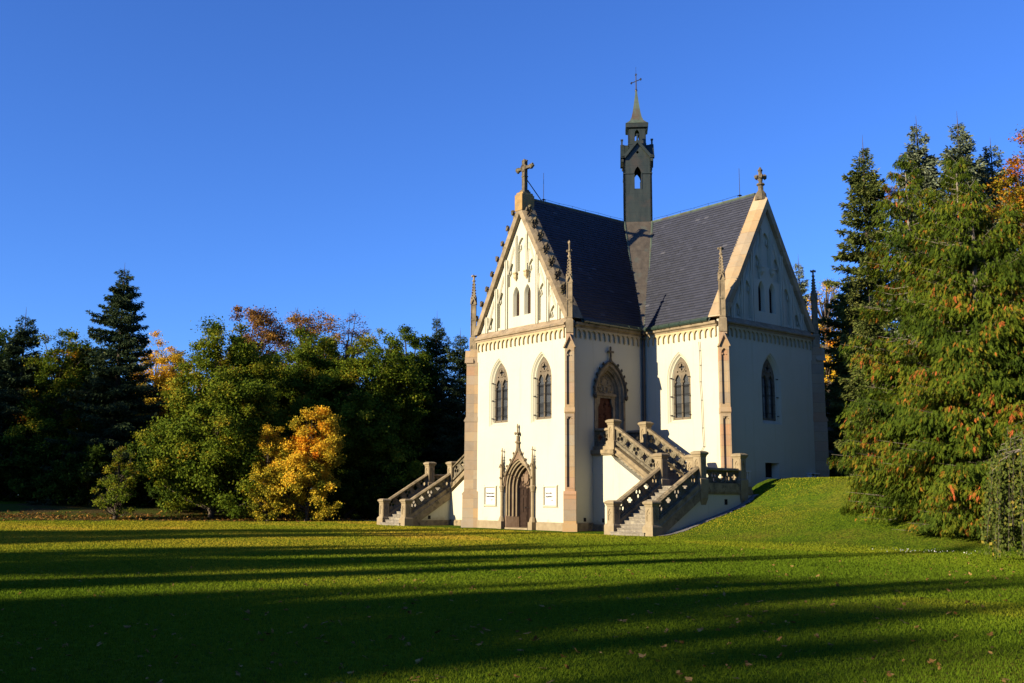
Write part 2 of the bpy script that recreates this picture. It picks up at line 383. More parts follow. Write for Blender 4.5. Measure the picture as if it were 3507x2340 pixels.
def portal(F):
    p = MB()
    prof = [(1.16, .04, 3.92), (1.10, -.1, 3.84), (1.03, -.1, 3.78), (.96, -.26, 3.68), (.90, -.26, 3.62), (.84, -.42, 3.54), (.79, -.42, 3.5), (.70, -.62, 3.42)]
    p.loft([[F(a, b, c) for a, b in arch(hw, -.3, 2.3, za, 12)] for hw, c, za in prof])
    am = MB()
    for hw, c, za, r in ((1.1, -.03, 3.84, .05), (1.0, -.14, 3.74, .055), (.87, -.31, 3.6, .05), (.76, -.48, 3.48, .045)):
        am.tube([F(a, b, c) for a, b in arch(hw, .7, 2.3, za, 12)], r, 6)
    for s in (-1, 1):
        plan = [(1.17, .05), (1.06, .05), (.68, -.6), (1.0, -.6)]
        p.loft([[F(s*a, z, c) for a, c in plan] for z in (-.3, .66)] + [[F(s*(a+.05), .76, c-.03) for a, c in plan]], True)
    og = []
    for i in range(17):
        t = i/16; b = [(1.27, 2.38), (1.24, 3.35), (.34, 3.72), (.05, 4.5)]
        q = [(1-t)**3, 3*t*(1-t)**2, 3*t*t*(1-t), t**3]
        og.append((sum(q[j]*b[j][0] for j in range(4)), sum(q[j]*b[j][1] for j in range(4))))
    inner = [a for a in arch(1.15, 2.38, 2.4, 3.9, 12)]
    p.plate(F, [(-a, b) for a, b in og]+[(a, b) for a, b in og[::-1]]+[(a, b) for a, b in inner[::-1]], [], .003, .07)
    pm = p.build('portal', BROWNST, chapel); am.build('arch_moulding', PALE, pm)
    h = MB()
    for s in (-1, 1):
        h.tube([F(s*a, b, .1) for a, b in og], .065, 5)
        for i in (4, 7, 10, 13): crocket(h, F(s*og[i][0], og[i][1]+.05, .12), .17, RND, F(s*.9, .35, 0) if False else Vector(F(s, .3, 0))-Vector(F(0, 0, 0)))
    c = F(0, 0, .12)
    h.lathe(c, [(.1, 4.3), (.085, 4.75), (.15, 4.8), (.15, 4.86), (.075, 4.9), (.075, 5.2)], 6)
    fleuron(h, c, 5.32, .17, RND, .55); h.build('hood_moulding', TRIM, pm)
    for s in (-1, 1):
        m = MB(); c = F(s*1.33, 0, .15)
        m.box(F, s*1.33-.17, s*1.33+.17, -.3, .42, 0.0, .34); m.lathe(c, [(.2, .42), (.13, .66), (.085, .72), (.085, 2.05), (.12, 2.1), (.1, 2.14), (.15, 2.3), (.17, 2.36), (.12, 2.42)], 8)
        m.build('column', PALE, pm)
        m = MB(); m.lathe(c, [(.12, 2.42), (.105, 3.42), (.15, 3.44), (.09, 3.62), (.03, 4.25), (.025, 4.55)], 4, math.pi/4)
        for q in (-1, 1):
            for z in (3.75, 3.9, 4.05): m.blob(F(s*1.33+q*(.09-.08*(z-3.62)), z, .15), .035, RND, 5, 3)
            m.blob(F(s*1.33+q*.06, 4.38, .15), .045, RND, 5, 3)
            m.tube([F(s*1.33, 3.64, .28), F(s*1.33+q*.13, 3.4, .28)], .025, 4)
        m.blob(F(s*1.33, 2.85, .28), .07, RND); m.build('pinnacle', PALE, pm)
    MB().box(F, -.98, .98, -.3, .09, -.6, .22).build('step', PALE, pm)
    d = MB().plate(F, arch(.74, .09, 2.3, 3.45, 10), [], -.72, -.66)
    for s in (-1, 1):
        for z0, z1 in ((.2, .38), (.45, .8), (.95, 1.75), (1.9, 2.2)):
            for e0, e1 in (((.1, .58),) if z0 < .9 else ((.1, .31), (.37, .58))): d.box(F, s*e0, s*e1, z0, z1, -.665, -.625)
        d.rod(F(s*.62, .1, -.65), F(s*.62, 2.3, -.65), .05)
    d.box(F, -.045, .045, .09, 2.35, -.665, -.6); d.box(F, -.72, .72, 2.3, 2.42, -.665, -.6)
    for k in range(24): d.blob(F(0, .2+k*.088, -.59), .025, RND, 5, 3)
    dm = d.build('portal_door', OAK, pm)
    t = MB()
    for k in range(46):
        a = RND.uniform(0, 6.28); r = RND.random()**.5; u = r*math.cos(a)*.5; z = 2.72+r*math.sin(a)*.42
        t.blob(F(u, z, -.62), (.07, .05, .08), RND, 5, 3)
    t.plate(F, [(-.17, 3.05), (.17, 3.05), (.17, 2.75), (0, 2.5), (-.17, 2.75)], [], -.62, -.53); t.blob(F(0, 3.15, -.6), (.14, .08, .12), RND)
    t.build('carved_tympanum', BROWNST, pm)
    for q in (-1, 1): MB().tube([F(q*.1, 1.2, -.62), F(q*.1, 1.2, -.54), F(q*.2, 1.18, -.54)], .018, 5).build('handle', IRON, pm)

def upper_door(F, u0):
    m = MB()
    m.loft([[F(a, b, c) for a, b in arch(hw, 4.28, 7.45, za, 12, u0)] for hw, c, za in ((1.05, .05, 9.03), (1.0, -.08, 8.96), (.95, -.08, 8.9), (.84, -.26, 8.76), (.80, -.26, 8.7), (.76, -.36, 8.64))])
    o = arch(1.2, 4.28, 7.45, 9.24, 12, u0); i = arch(1.05, 4.28, 7.45, 9.03, 12, u0)
    m.plate(F, o+i[::-1], [], .002, .05)
    m.tube([F(a, b, -.14) for a, b in arch(.9, 4.28, 7.45, 8.83, 12, u0)], .045, 6)
    m.box(F, u0-.78, u0+.78, 7.36, 7.5, -.36, -.2); m.box(F, u0-.74, u0+.74, 7.24, 7.36, -.36, -.27)
    for s in (-1, 1):
        m.prism(F, [(u0+s*.76, 7.24), (u0+s*.42, 7.24), (u0+s*.46, 6.95), (u0+s*.58, 6.72), (u0+s*.62, 4.28), (u0+s*.76, 4.28)], -.42, -.3)
    dm = m.build('upper_door_surround', TRIM, chapel)
    h = MB(); hp = arch(1.22, 7.4, 7.45, 9.3, 12, u0)
    h.tube([F(a, b, .1) for a, b in hp], .07, 5)
    n = len(hp)
    for s in (1, -1):
        for j in (2, 4, 6, 8, 10):
            a, b = hp[j] if s == 1 else hp[n-1-j]
            crocket(h, F(a, b, .12), .19, RND, Vector(F(-s*.8, .5, 0))-Vector(F(0, 0, 0)))
        a, b = hp[0] if s == 1 else hp[-1]; h.blob(F(a, b-.05, .12), (.13, .13, .2), RND, 7, 4)
    c = F(u0, 0, .12); h.lathe(c, [(.11, 9.2), (.06, 9.45), (.055, 10.05)], 4, math.pi/4)
    h.box(F, u0-.19, u0+.19, 9.76, 9.86, .07, .17)
    for q in (-1, 1): h.blob(F(u0+q*.2, 9.81, .12), .07, RND, 5, 3)
    h.blob(F(u0, 10.06, .12), .075, RND, 5, 3); h.build('hood_moulding', DARKST, dm)
    t = MB()
    t.plate(F, [(a, b) for a, b in arch(.77, 7.5, 7.5, 8.62, 10, u0)], [], -.42, -.38); t.build('tympanum', TRIM, dm)
    t = MB()
    for du, dv, R in ((0, 8.17, .26), (-.36, 7.86, .2), (.36, 7.86, .2), (0, 7.72, .19), (-.16, 8.42, .1), (.16, 8.42, .1)): torus(t, F, u0+du, dv, R, .04, -.36)
    for k in range(30): t.blob(F(u0+RND.uniform(-.5, .5), RND.uniform(7.6, 8.3), -.37), .055, RND, 5, 3)
    t.build('tympanum_relief', PALE, dm)
    d = MB().plate(F, [(u0-.64, 4.28), (u0+.64, 4.28), (u0+.64, 7.3), (u0-.64, 7.3)], [], -.48, -.43)
    for z in (4.6, 5.3, 6.0, 6.6):
        d.box(F, u0-.58, u0-.06, z, z+.5, -.432, -.41); d.box(F, u0+.06, u0+.58, z, z+.5, -.432, -.41)
        for k in range(8): d.blob(F(u0+RND.uniform(-.5, .5), z+.25+RND.uniform(-.15, .15), -.41), .05, RND, 5, 3)
    d.build('upper_door', REDOAK, dm)

def frieze(F, u0, u1):
    n = max(1, round((u1-u0)/.375)); st = (u1-u0)/n; lw = .036
    pts = [(u0, 10.93), (u0, 10.40)]
    for k in range(n):
        a = u0+k*st
        pts += [(a+lw, 10.40)] if k == 0 else []
        pts += [(x+a+st/2, z) for x, z in arch(st/2-lw, 10.44, 10.62, 10.84, 4)]
        pts += [(a+st-lw, 10.40), (a+st+lw if k < n-1 else u1, 10.40)]
    pts += [(u1, 10.93)]
    m = MB().plate(F, pts, [], .01, .10)
    for k in range(n+1): m.blob(F(min(max(u0+k*st, u0+.05), u1-.05), 10.40, .055), (.05, .05, .07), RND, 5, 3)
    m.build('arcade_frieze', FRIEZE, chapel)
def cornice(F, u0, u1, gable):
    G = lambda a, b, c: F(c, b, a)
    if gable: poly = [(0.0, 10.93), (.12, 10.93), (.14, 11.02), (.22, 11.06), (.24, 11.13), (.10, 11.22), (-.14, 11.5), (-.2, 11.5), (-.2, 10.93)]
    else: poly = [(0.0, 10.93), (.12, 10.93), (.14, 11.0), (.24, 11.06), (.26, 11.14), (.26, 11.2), (0, 11.2)]
    MB().prism(G, poly, u0, u1).build('cornice', COPE if gable else TRIM, chapel)

def gable_window(F, u0):
    m = MB(); m.loft([[F(a, b, c) for a, b in arch(hw, z0, 13.3, za, 7, u0)] for hw, z0, za, c in ((.3, 12.12, 13.9, -.14), (.27, 12.14, 13.86, -.19), (.2, 12.2, 13.76, -.36))], True)
    w = m.build('gable_window', PLASTER, chapel)
    l = MB().plate(F, arch(.22, 12.15, 13.3, 13.8, 7, u0), [], -.44, -.4)
    for k in range(10): l.box(F, u0-.2, u0+.2, 12.25+k*.12, 12.3+k*.12, -.41, -.375)
    l.build('louvre', OAK, w)

def gable(k):
    F = Ff(k)
    tri = [(-3.98, 11.3), (3.98, 11.3), (0, 18.19)]; wins = [arch(.3, 12.12, 13.3, 13.9, 7, q*.5) for q in (-1, 1)]
    m = MB().plate(F, tri, wins, -.5, -.27)
    bays = [arch(.35, 14.75, 16.15, 16.75, 6)]
    for q in (-1, 1):
        for ua, ub, za in ((.57, 1.22, 15.35), (1.5, 2.14, 13.75), (2.42, 3.06, 12.35)):
            bays.append(arch((ub-ua)/2, 13.95 if ua < 1 else 11.62, za-.6, za, 6, q*(ua+ub)/2))
    m.plate(F, tri, wins+bays, -.268, -.14)
    def rib(pts, w=.05, d=.055):
        for a, b in zip(pts[:-1], pts[1:]): m.tube([F(*a, -.12), F(*b, -.12)], w, 4)
    top = lambda u: 18.14-1.732*abs(u)
    for s in (-1, 1):
        for u in (1.36, 2.28, 3.2):
            m.box(F, s*u-.125, s*u-.035, 11.45, top(u)-.15, -.14, -.045); m.box(F, s*u+.035, s*u+.125, 11.45, top(u)-.2, -.14, -.045)
        m.box(F, s*.47-.075, s*.47-.02, 14.7, top(.47)-.5, -.14, -.045); m.box(F, s*.47+.02, s*.47+.075, 14.7, top(.47)-.4, -.14, -.045)
        for ua, ub, za in ((.55, 1.27, 15.35), (1.46, 2.19, 13.75), (2.37, 3.11, 12.35)):
            c = s*(ua+ub)/2; hw = (ub-ua)/2-.04
            for q in (-1, 1): m.tube([F(c+q*hw*1.0, za-.72, -.2), F(c+q*hw*.5, za-.6, -.2), F(c+q*hw*.75, za-.35, -.2)], .04, 4)
            rib([(s*ua, za-.25), (s*ua+s*.04, za+.45), (s*(ua+.1), za+.6)], .06); rib([(s*(ub), za-.65), (s*(ua+.12), za+.95)], .075)
    for q in (-1, 1): m.tube([F(q*.36, 15.95, -.2), F(q*.16, 16.1, -.2), F(q*.22, 16.35, -.2)], .04, 4)
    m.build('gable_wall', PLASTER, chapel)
    for s in (-.5, .5): gable_window(F, s)
    for s in (-.47, .47):
        c = MB(); c.box(F, s-.14, s+.14, 14.62, 14.7, -.16, .06); c.box(F, s-.11, s+.11, 14.42, 14.62, -.16, .02)
        c.loft([[F(s-q, z, -.16), F(s+q, z, -.16), F(s+q, z, dd), F(s-q, z, dd)] for q, z, dd in ((.12, 14.42, .03), (.06, 14.3, -.04), (.03, 14.2, -.1))], True)
        c.build('corbel', FRIEZE if k == 0 else PLASTER, chapel)
    sec = [(0, .1), (.30, .12), (.46, -.22), (.5, -.78), (0, -.78)]
    for s in (-1, 1):
        A = (0.0, 18.14); d = (.5, -.866); n = (.866, .5); rings = []
        def at(nn, z): t = (z-A[1]-n[1]*nn)/d[1]; return A[0]+n[0]*nn+d[0]*t
        zt = [(nn, 18.14+2*nn) for nn, c in sec]
        N = 12
        for j in range(N+1):
            ring = []
            for nn, c in sec:
                z0 = 18.14+2*nn; z = z0+(11.42-z0)*j/N; ring.append(F(s*max(0, at(nn, z)), z, c))
            rings.append(ring)
        m = MB().loft(rings, True); m.add(rings[-1], [(0, 1, 2, 3, 4)])
        cp = m.build('gable_coping', TRIM if k == 0 else COPEB, chapel)
        if k == 0:
            for j in range(8):
                z = 18.1-j*.84; nn = .44; p = F(s*at(nn, z), z, -.15)
                c = MB(); crocket(c, p, .46, RND, Vector(F(s*.866, .35, .25))-Vector(F(0, 0, 0)))
                c.tube([p, F(s*(at(nn, z)+.1), z-.5, -.02)], [.09, .03], 5)
                c.build('crocket', DARKST, cp)
    if k == 0:
        b = MB(); b.box(F, -.33, .33, 18.3, 19.28, -.8, .14); b.prism(F, [(-.33, 19.28), (.33, 19.28), (.27, 19.42), (-.27, 19.42)], -.72, .06)
        b.build('apex_block', LICHEN, chapel)
        c = MB(); y = -.33
        c.box(F, -.26, .26, 19.42, 19.52, y-.24, y+.24); c.box(F, -.2, .2, 19.52, 19.62, y-.19, y+.19)
        c.prism(F, [(-.105, 19.62), (.105, 19.62), (.1, 21.4), (-.1, 21.4)], y-.11, y+.11)
        c.box(F, -.6, -.101, 20.88, 21.04, y-.1, y+.1); c.box(F, .101, .6, 20.88, 21.04, y-.1, y+.1)
        for q in (-1, 1):
            c.blob(F(q*.66, 20.96, y), (.13, .13, .18), RND, 7, 4); c.blob(F(q*.52, 21.05, y), (.07, .1, .07), RND, 6, 3); c.blob(F(q*.52, 20.87, y), (.07, .1, .07), RND, 6, 3)
            c.tube([F(q*.105, 19.62, y+.11), F(q*.1, 21.4, y+.11)], .025, 4); c.tube([F(q*.105, 19.62, y-.11), F(q*.1, 21.4, y-.11)], .025, 4)
        c.blob(F(0, 21.42, y), (.2, .17, .11), RND, 8, 4); c.box(F, -.14, .14, 20.42, 20.48, y-.15, y+.15); torus(c, F, 0, 20.96, .2, .05, y+.12)
        c.build('gable_cross', DARKST, chapel)
        r = MB(); r.tube([F(0, 20.35, y-.12), F(0, 19.15, -1.75)], .03, 5); r.build('cross_brace', IRON, chapel)
    else:
        c = MB(); y = -.33; p = F(0, 0, y)
        c.lathe(p, [(.36, 18.7), (.3, 19.1), (.15, 19.3), (.15, 19.55), (.25, 19.62), (.22, 19.7), (.1, 19.76), (.16, 20.05), (.12, 20.2), (.1, 20.45), (.13, 20.5), (.04, 20.68)], 8)
        fleuron(c, p, 20.08, .31, RND, 0); fleuron(c, p, 20.48, .13, RND, 0); c.build('finial', DARKST, chapel)

def buttress(k, side, top=True):
    c = rot(k, side*W, -D); wv = Vector(rot(k, side*.7071, -.7071)); uv = Vector(rot(k, .7071, side*.7071))
    F = fr(c, uv, wv); G = lambda a, b, e: F(e, b, a)
    m = MB()
    def seg(hw, z0, z1, c1, hole):
        m.box(F, -hw, hw, z0, z1, -.5, c1-.1)
        m.plate(F, [(-hw, z0), (hw, z0), (hw, z1), (-hw, z1)], [hole] if hole else [], c1-.1, c1)
    m.box(F, -.38, .38, -.4, .42, -.5, .66); m.box(F, -.335, .335, .42, 1.9, -.5, .6)
    m.prism(G, [(-.5, 1.9), (.63, 1.9), (.63, 1.96), (.52, 2.1), (-.5, 2.1)], -.335, .335)
    seg(.255, 2.1, 6.2, .52, [(-.15, 2.3), (.15, 2.3), (.15, 6.0), (-.15, 6.0)])
    m.prism(G, [(-.5, 6.2), (.55, 6.2), (.58, 6.26), (.45, 6.5), (-.5, 6.5)], -.275, .275)
    seg(.255, 6.5, 9.75, .45, arch(.15, 6.65, 9.35, 9.62, 5))
    for q in (-1, 1): m.box(F, q*.15, q*.07, 9.28, 9.36, .36, .43); m.box(F, q*.15, q*.08, 5.9, 6.0, .43, .5)
    m.prism(G, [(-.5, 9.75), (.44, 9.75), (.3, 10.2), (.24, 10.55), (-.5, 10.55)], -.2, .2)
    m.prism(F, [(-.33, 9.72), (-.26, 9.72), (0, 10.32), (.26, 9.72), (.33, 9.72), (0, 10.5)], .05, .56)
    m.prism(F, [(-.26, 9.72), (.26, 9.72), (0, 10.3)], .05, .455)
    b = m.build('buttress', SAND, chapel)
    p = MB(); cc = F(0, 0, .1); H = .155
    p.box(F, -.2, .2, 10.55, 11.25, .1-.2, .1+.2)
    p.loft([[F(-q, z, .1-q), F(q, z, .1-q), F(q, z, .1+q), F(-q, z, .1+q)] for q, z in ((.2, 11.25), (H-.03, 11.36))], True)
    p.box(F, -H+.03, H-.03, 11.36, 13.4, .1-H+.03, .1+H-.03)
    for a in (-1, 1):
        for e in (-1, 1): p.box(F, a*H-.04*(a > 0), a*H+.04*(a < 0), 11.36, 13.4, .1+e*H-.04*(e > 0), .1+e*H+.04*(e < 0))
    for z in (11.36, 12.35, 13.28): p.box(F, -H, H, z, z+.07, .1-H+.001, .1+H-.001)
    for a, FF in ((0, F), (1, lambda a_, b_, c_: F(c_-.1, b_, a_+.1))):
        for s in (-1, 1):
            p.prism(FF, [(-.2, 13.34), (-.13, 13.34), (0, 13.66), (.13, 13.34), (.2, 13.34), (0, 13.82)], (.1 if a == 0 else .1)+s*.1, .1+s*.19)
    p.loft([[F(-q, z, .1-q), F(q, z, .1-q), F(q, z, .1+q), F(-q, z, .1+q)] for q, z in ((.13, 13.4), (.105, 13.8), (.05, 14.75), (.05, 14.8))], True)
    for j in range(6):
        z = 13.72+j*.17; q = .125-.07*(z-13.6)/1.2
        for a in (-1, 1):
            for e in (-1, 1): p.blob(F(a*q, z, .1+e*q), .05, RND, 5, 3)
    p.lathe(cc, [(.05, 14.7), (.1, 14.78), (.1, 14.84), (.055, 14.87), (.06, 15.1)], 6); fleuron(p, cc, 15.1, .15, RND, .6 if top else 0)
    if top: p.blob((cc[0], cc[1], 15.58), .08, RND, 6, 3)
    p.build('pinnacle', TRIM, b)

for k in range(4):
    F, R_, L_ = Ff(k), Fr(k), Fl(k)
    m = MB()
    m.plate(F, [(-W, -.4), (W, -.4), (W, 11.3), (-W, 11.3)], [arch(*s, 10, u) for u, s in fronts[k]] + ([[(-.85, 2.86), (.4, 2.86), (.4, 3.7), (-.85, 3.7)]] if k == 1 else []), -.38, 0)
    m.plate(R_, [(-D+.381, -.4), (-W, -.4), (-W, 11.0), (-D+.381, 11.0)], [arch(*s, 10, u) for u, s in rights[k]], -.38, 0)
    m.plate(L_, [(W, -.4), (D-.381, -.4), (D-.381, 11.0), (W, 11.0)], [arch(*s, 10, u) for u, s in lefts[k]], -.38, 0)
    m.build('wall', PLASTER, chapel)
    if k == 0:
        for a, b in ((-3.8, -1.5), (1.5, 3.8)):
            MB().prism(lambda a_, b_, c_: F(c_, b_, a_), [(.002, -.3), (.07, -.3), (.07, .38), (.002, .44)], a, b).build('plinth', PALE, chapel)
    else: MB().box(F, -3.8, 3.8, -.3, .4, .002, .05).build('plinth', STRING, chapel)
    for Q, a, b in ((R_, -D+.45, -W-.01), (L_, W+.01, D-.45)):
        MB().prism(lambda a_, b_, c_: Q(c_, b_, a_), [(.002, -.3), (.07, -.3), (.07, .38), (.002, .44)], a, b).build('plinth', STRING, chapel)
    for u, s in fronts[k]:
        if s is WIN: window(F, u)
    for Q, lst in ((R_, rights[k]), (L_, lefts[k])):
        for u, s in lst: (window if s is WIN else upper_door)(Q, u)
    if k == 0: portal(F)
    frieze(F, -3.82, 3.82); cornice(F, -3.98, 3.98, True)
    frieze(R_, -D+.4, -W-.07); cornice(R_, -D+.3, -W-.02, False)
    frieze(L_, W+.07, D-.4); cornice(L_, W+.02, D-.3, False)
    gable(k)
    for s in (-1, 1): buttress(k, s, (k, s) == (0, 1))

# roofs: every slate is a face of its own, laid in courses
ZR, SL = 19.15, 1.764
Ls = math.hypot(4.45, 4.45*SL)
rng = np.random.default_rng(3)
def slate_slope(k, s):
    """slope of arm k on its side s; local x across (0 at the ridge), y along the arm"""
    V, Fc, T = [], [], []
    nrm = Vector((SL, 0, 1)).normalized()
    def P(x, y, h): p = Vector((x, y, ZR-SL*x)) + nrm*h; return rot(k, s*p.x, p.y, p.z)
    ye = lambda x: -(1.22+(x-.03)*(4.6-1.22)/4.4)
    rows = 46
    for r in range(rows):
        x0 = 4.45*r/rows; x1 = 4.45*(r+1.12)/rows; off = (r % 2)*.17
        y = -9.24-off*0-.0
        first = True
        while y < -1.0:
            w = .34 if not (first and r % 2) else .17
            first = False
            y1 = y+w-.006
            lim = ye((x0+x1)/2)+.06
            if y > lim-.04: break
            y1 = min(y1, lim)
            h1 = .035+rng.normal(0, .004); h0 = .008
            j = rng.normal(0, .004)
            n = len(V); V += [P(x0, y, h0), P(x0, y1, h0), P(x1, y1, h1+j), P(x1, y, h1), P(x1, y1, h1+j-.028), P(x1, y, h1-.028)]
            t = np.clip(rng.normal(.5, .16) + (.4 if rng.random() < .012 else 0), 0, 1)
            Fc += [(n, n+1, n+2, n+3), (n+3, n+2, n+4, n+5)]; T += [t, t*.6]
            y += w
    return V, Fc, T
for k in range(4):
    V, Fc, T = [], [], []
    for s in (-1, 1):
        v, f, t = slate_slope(k, s); n = len(V); V += v; Fc += [tuple(i+n for i in q) for q in f]; T += t
    o = mesh_np('roof', V, Fc, SLATE, chapel, T)
    m = MB(); 
    P = lambda x, y, z: rot(k, x, y, z)
    for s in (-1, 1):
        m.add([P(0, -9.3, ZR-.03), P(0, -.6, ZR-.03), P(s*4.5, -4.3, ZR-SL*4.5-.03), P(s*4.5, -9.3, ZR-SL*4.5-.03)], [(0, 1, 2, 3)])
    m.tube([P(0, -9.24, ZR+.02), P(0, -1.15, ZR+.02)], .085, 6); m.build('ridge_capping', PATINA, chapel)
    # gutters with brackets
    for s in (-1, 1):
        g = MB(); a, b = -D+.75, -4.55
        g.tube([P(s*4.5, a, 11.29), P(s*4.5, b, 11.27)], .105, 8); g.tube([P(s*4.44, a, 11.42), P(s*4.44, b, 11.4)], .045, 5)
        for j in range(6):
            y = a+(b-a)*(j+.5)/6; g.tube([P(s*4.5, y, 11.28), P(s*4.5, y+.07, 11.28)], .122, 8)
        g.build('gutter', GUTTER, chapel)
    # valley facet (sheet metal) between this arm and the next one, with raised patina edges
    q1, q2 = (1.27, -.02, ZR+.06), (.02, -1.27, ZR+.06); e1, e2 = (4.58, -4.28, 11.33), (4.28, -4.58, 11.33)
    v = MB(); A = [P(*p) for p in (q1, q2, e2, e1)]; B = [tuple(Vector(p)-Vector((0, 0, .1))) for p in A]
    v.loft([A, B], True); v.add(A, [(0, 1, 2, 3)]); v.build('valley_sheet', LEAD, chapel)
    v = MB(); v.tube([P(*q1), P(*e1)], .07, 5); v.tube([P(*q2), P(*e2)], .07, 5); v.build('valley_flashing', PATINA, chapel)
    d = MB(); d.lathe(P(4.5, -4.5, 0), [(.2, 11.3), (.17, 11.1), (.11, 11.0)], 8)
    d.tube([P(4.5, -4.5, 11.1), P(4.5, -4.5, 10.9), P(4.36, -4.36, 10.7), P(4.36, -4.36, 2.0)], .09, 8)
    for z in (9.6, 8, 6.4, 5): d.lathe(P(4.36, -4.36, 0), [(.11, z), (.11, z+.06)], 8)
    d.build('downpipe', PIPE, chapel)
    m = MB(); m.tube([P(0, -8.15, 19.2), P(0, -8.15, 21.0)], [.02, .012], 5); m.lathe(P(0, -8.15, 0), [(.06, 19.2), (.03, 19.3), (.14, 19.33), (.02, 19.4)], 8)
    m.build('lightning_rod', IRON, chapel)
    m = MB(); pts = []
    for j in range(7):
        y = -8.0+j*1.1; pts.append(P(0, y, 19.38-.03*(j % 2))); m.tube([P(0, y, 19.2), P(0, y, 19.38)], .012, 4)
    m.tube(pts, .01, 4); m.build('conductor_wire', IRON, chapel)
m = MB(); L = Fl(1)
wp = [(8.33, 10.2), (8.36, 9.7), (8.38, 8.9), (8.35, 8.0), (8.42, 7.0), (8.45, 5.5), (8.5, 4.5), (8.2, 4.1)]
m.tube([L(a, b, .02) for a, b in wp], .009, 4); m.tube([L(a+.1, b, .02) for a, b in wp], .009, 4)
for a, b in wp[1:-1]: m.box(L, a-.02, a+.12, b-.012, b+.012, .001, .03)
m.build('conductor_cable', IRON, chapel)

# ridge turret, square and set diagonally
HT = .88
def turret():
    Fs = [fr((Vector(rot(i, .7071, -.7071))*HT), rot(i, .7071, .7071), rot(i, .7071, -.7071)) for i in range(4)]
    m = MB()
    for F in Fs:
        m.plate(F, [(-HT, 16.5), (HT, 16.5), (HT, 23.55), (-HT, 23.55)], [arch(.235, 21.42, 22.35, 22.9, 7)], -.1, 0)
        m.box(F, -HT-.04, -.26, 22.4, 22.47, -.02, .05); m.box(F, .26, HT+.04, 22.4, 22.47, -.02, .05)
        for a in (-.26, .2): m.box(F, a, a+.06, 21.38, 22.4, 0.001, .03)
        for q in (-1, 1): m.tube([F(q*HT, 16.6, 0), F(q*HT, 23.5, 0)], .03, 5)
        cr = [(.07*math.cos(t)*(1+.9*abs(math.cos(2*t)))*.8, 23.85+.07*math.sin(t)*(1+.9*abs(math.cos(2*t)))*.8) for t in [2*math.pi*i/20 for i in range(20)]]
        m.plate(F, [(-HT, 23.552), (HT, 23.552), (0, 24.52)], [cr], -.1, 0.0)
    t = m.build('turret', COPPER, chapel)
    g = MB()
    for i, F in enumerate(Fs):
        g.prism(F, [(-1.08, 23.42), (-.8, 23.42), (0, 24.44), (.8, 23.42), (1.08, 23.42), (1.08, 23.56), (.86, 23.62), (0, 24.68), (-.86, 23.62), (-1.08, 23.56)], -.06-i*.002, .2)
        g.loft([[F(-.86, 23.6, .14), F(0, 24.64, .14), F(.86, 23.6, .14)], [F(-.86, 23.6, -HT), F(0, 24.64, -HT), F(.86, 23.6, -HT)]])
        g.box(F, -.055, .055, 24.5, 24.95, .04, .15); g.box(F, -.085, .085, 24.95, 25.03, .01, .18)
        g.box(F, -1.02, -.9, 23.2, 23.42, -.05, .1)
    g.build('turret_gables', COPPER, t)
    m = MB(); h2 = .57
    F2 = [fr((Vector(rot(i, .7071, -.7071))*h2), rot(i, .7071, .7071), rot(i, .7071, -.7071)) for i in range(4)]
    for F in F2:
        m.plate(F, [(-h2, 23.4), (h2, 23.4), (h2, 25.75), (-h2, 25.75)], [arch(.15, 24.72, 25.2, 25.5, 6)], -.07, 0)
        m.box(F, -h2-.01, h2+.01, 24.5, 24.55, 0, .025)
    m.build('lantern', COPPER, t)
    m = MB()
    def ring(q, z): return [tuple(Vector(rot(i, .7071, -.7071))*q + Vector(rot(i, .7071, .7071))*q + Vector((0, 0, z))) for i in range(4)]
    m.loft([ring(.5, 25.5), ring(.72, 25.62), ring(.74, 25.86), ring(.7, 25.9)], True)
    m.add(ring(.6, 25.56), [(0, 1, 2, 3)]); m.build('spire_eaves', COPPER, t)
    m = MB(); m.loft([ring(q, z) for q, z in ((.73, 25.9), (.66, 25.95), (.44, 26.18), (.33, 26.45), (.25, 26.85), (.17, 27.4), (.09, 28.0), (.06, 28.35))], True); m.build('spire', PATINA, t)
    m = MB(); m.tube([(0, 0, 28.2), (0, 0, 29.5)], [.05, .03], 6); m.tube([(0, 0, 29.5), (0, 0, 30.05)], .012, 4)
    m.tube([(-.4, 0, 29.05), (.4, 0, 29.05)], .03, 5)
    for p in ((-.42, 29.05), (.42, 29.05), (0, 29.5)):
        for a, b in ((0, .05), (.05, 0), (-.05, 0), (0, -.05)): m.blob((p[0]+a, 0, p[1]+b), .045, RND, 6, 3)
    m.lathe((0, 0, 0), [(.07, 28.3), (.085, 28.42), (.05, 28.5)], 8); m.build('spire_cross', IRON, t)
turret()

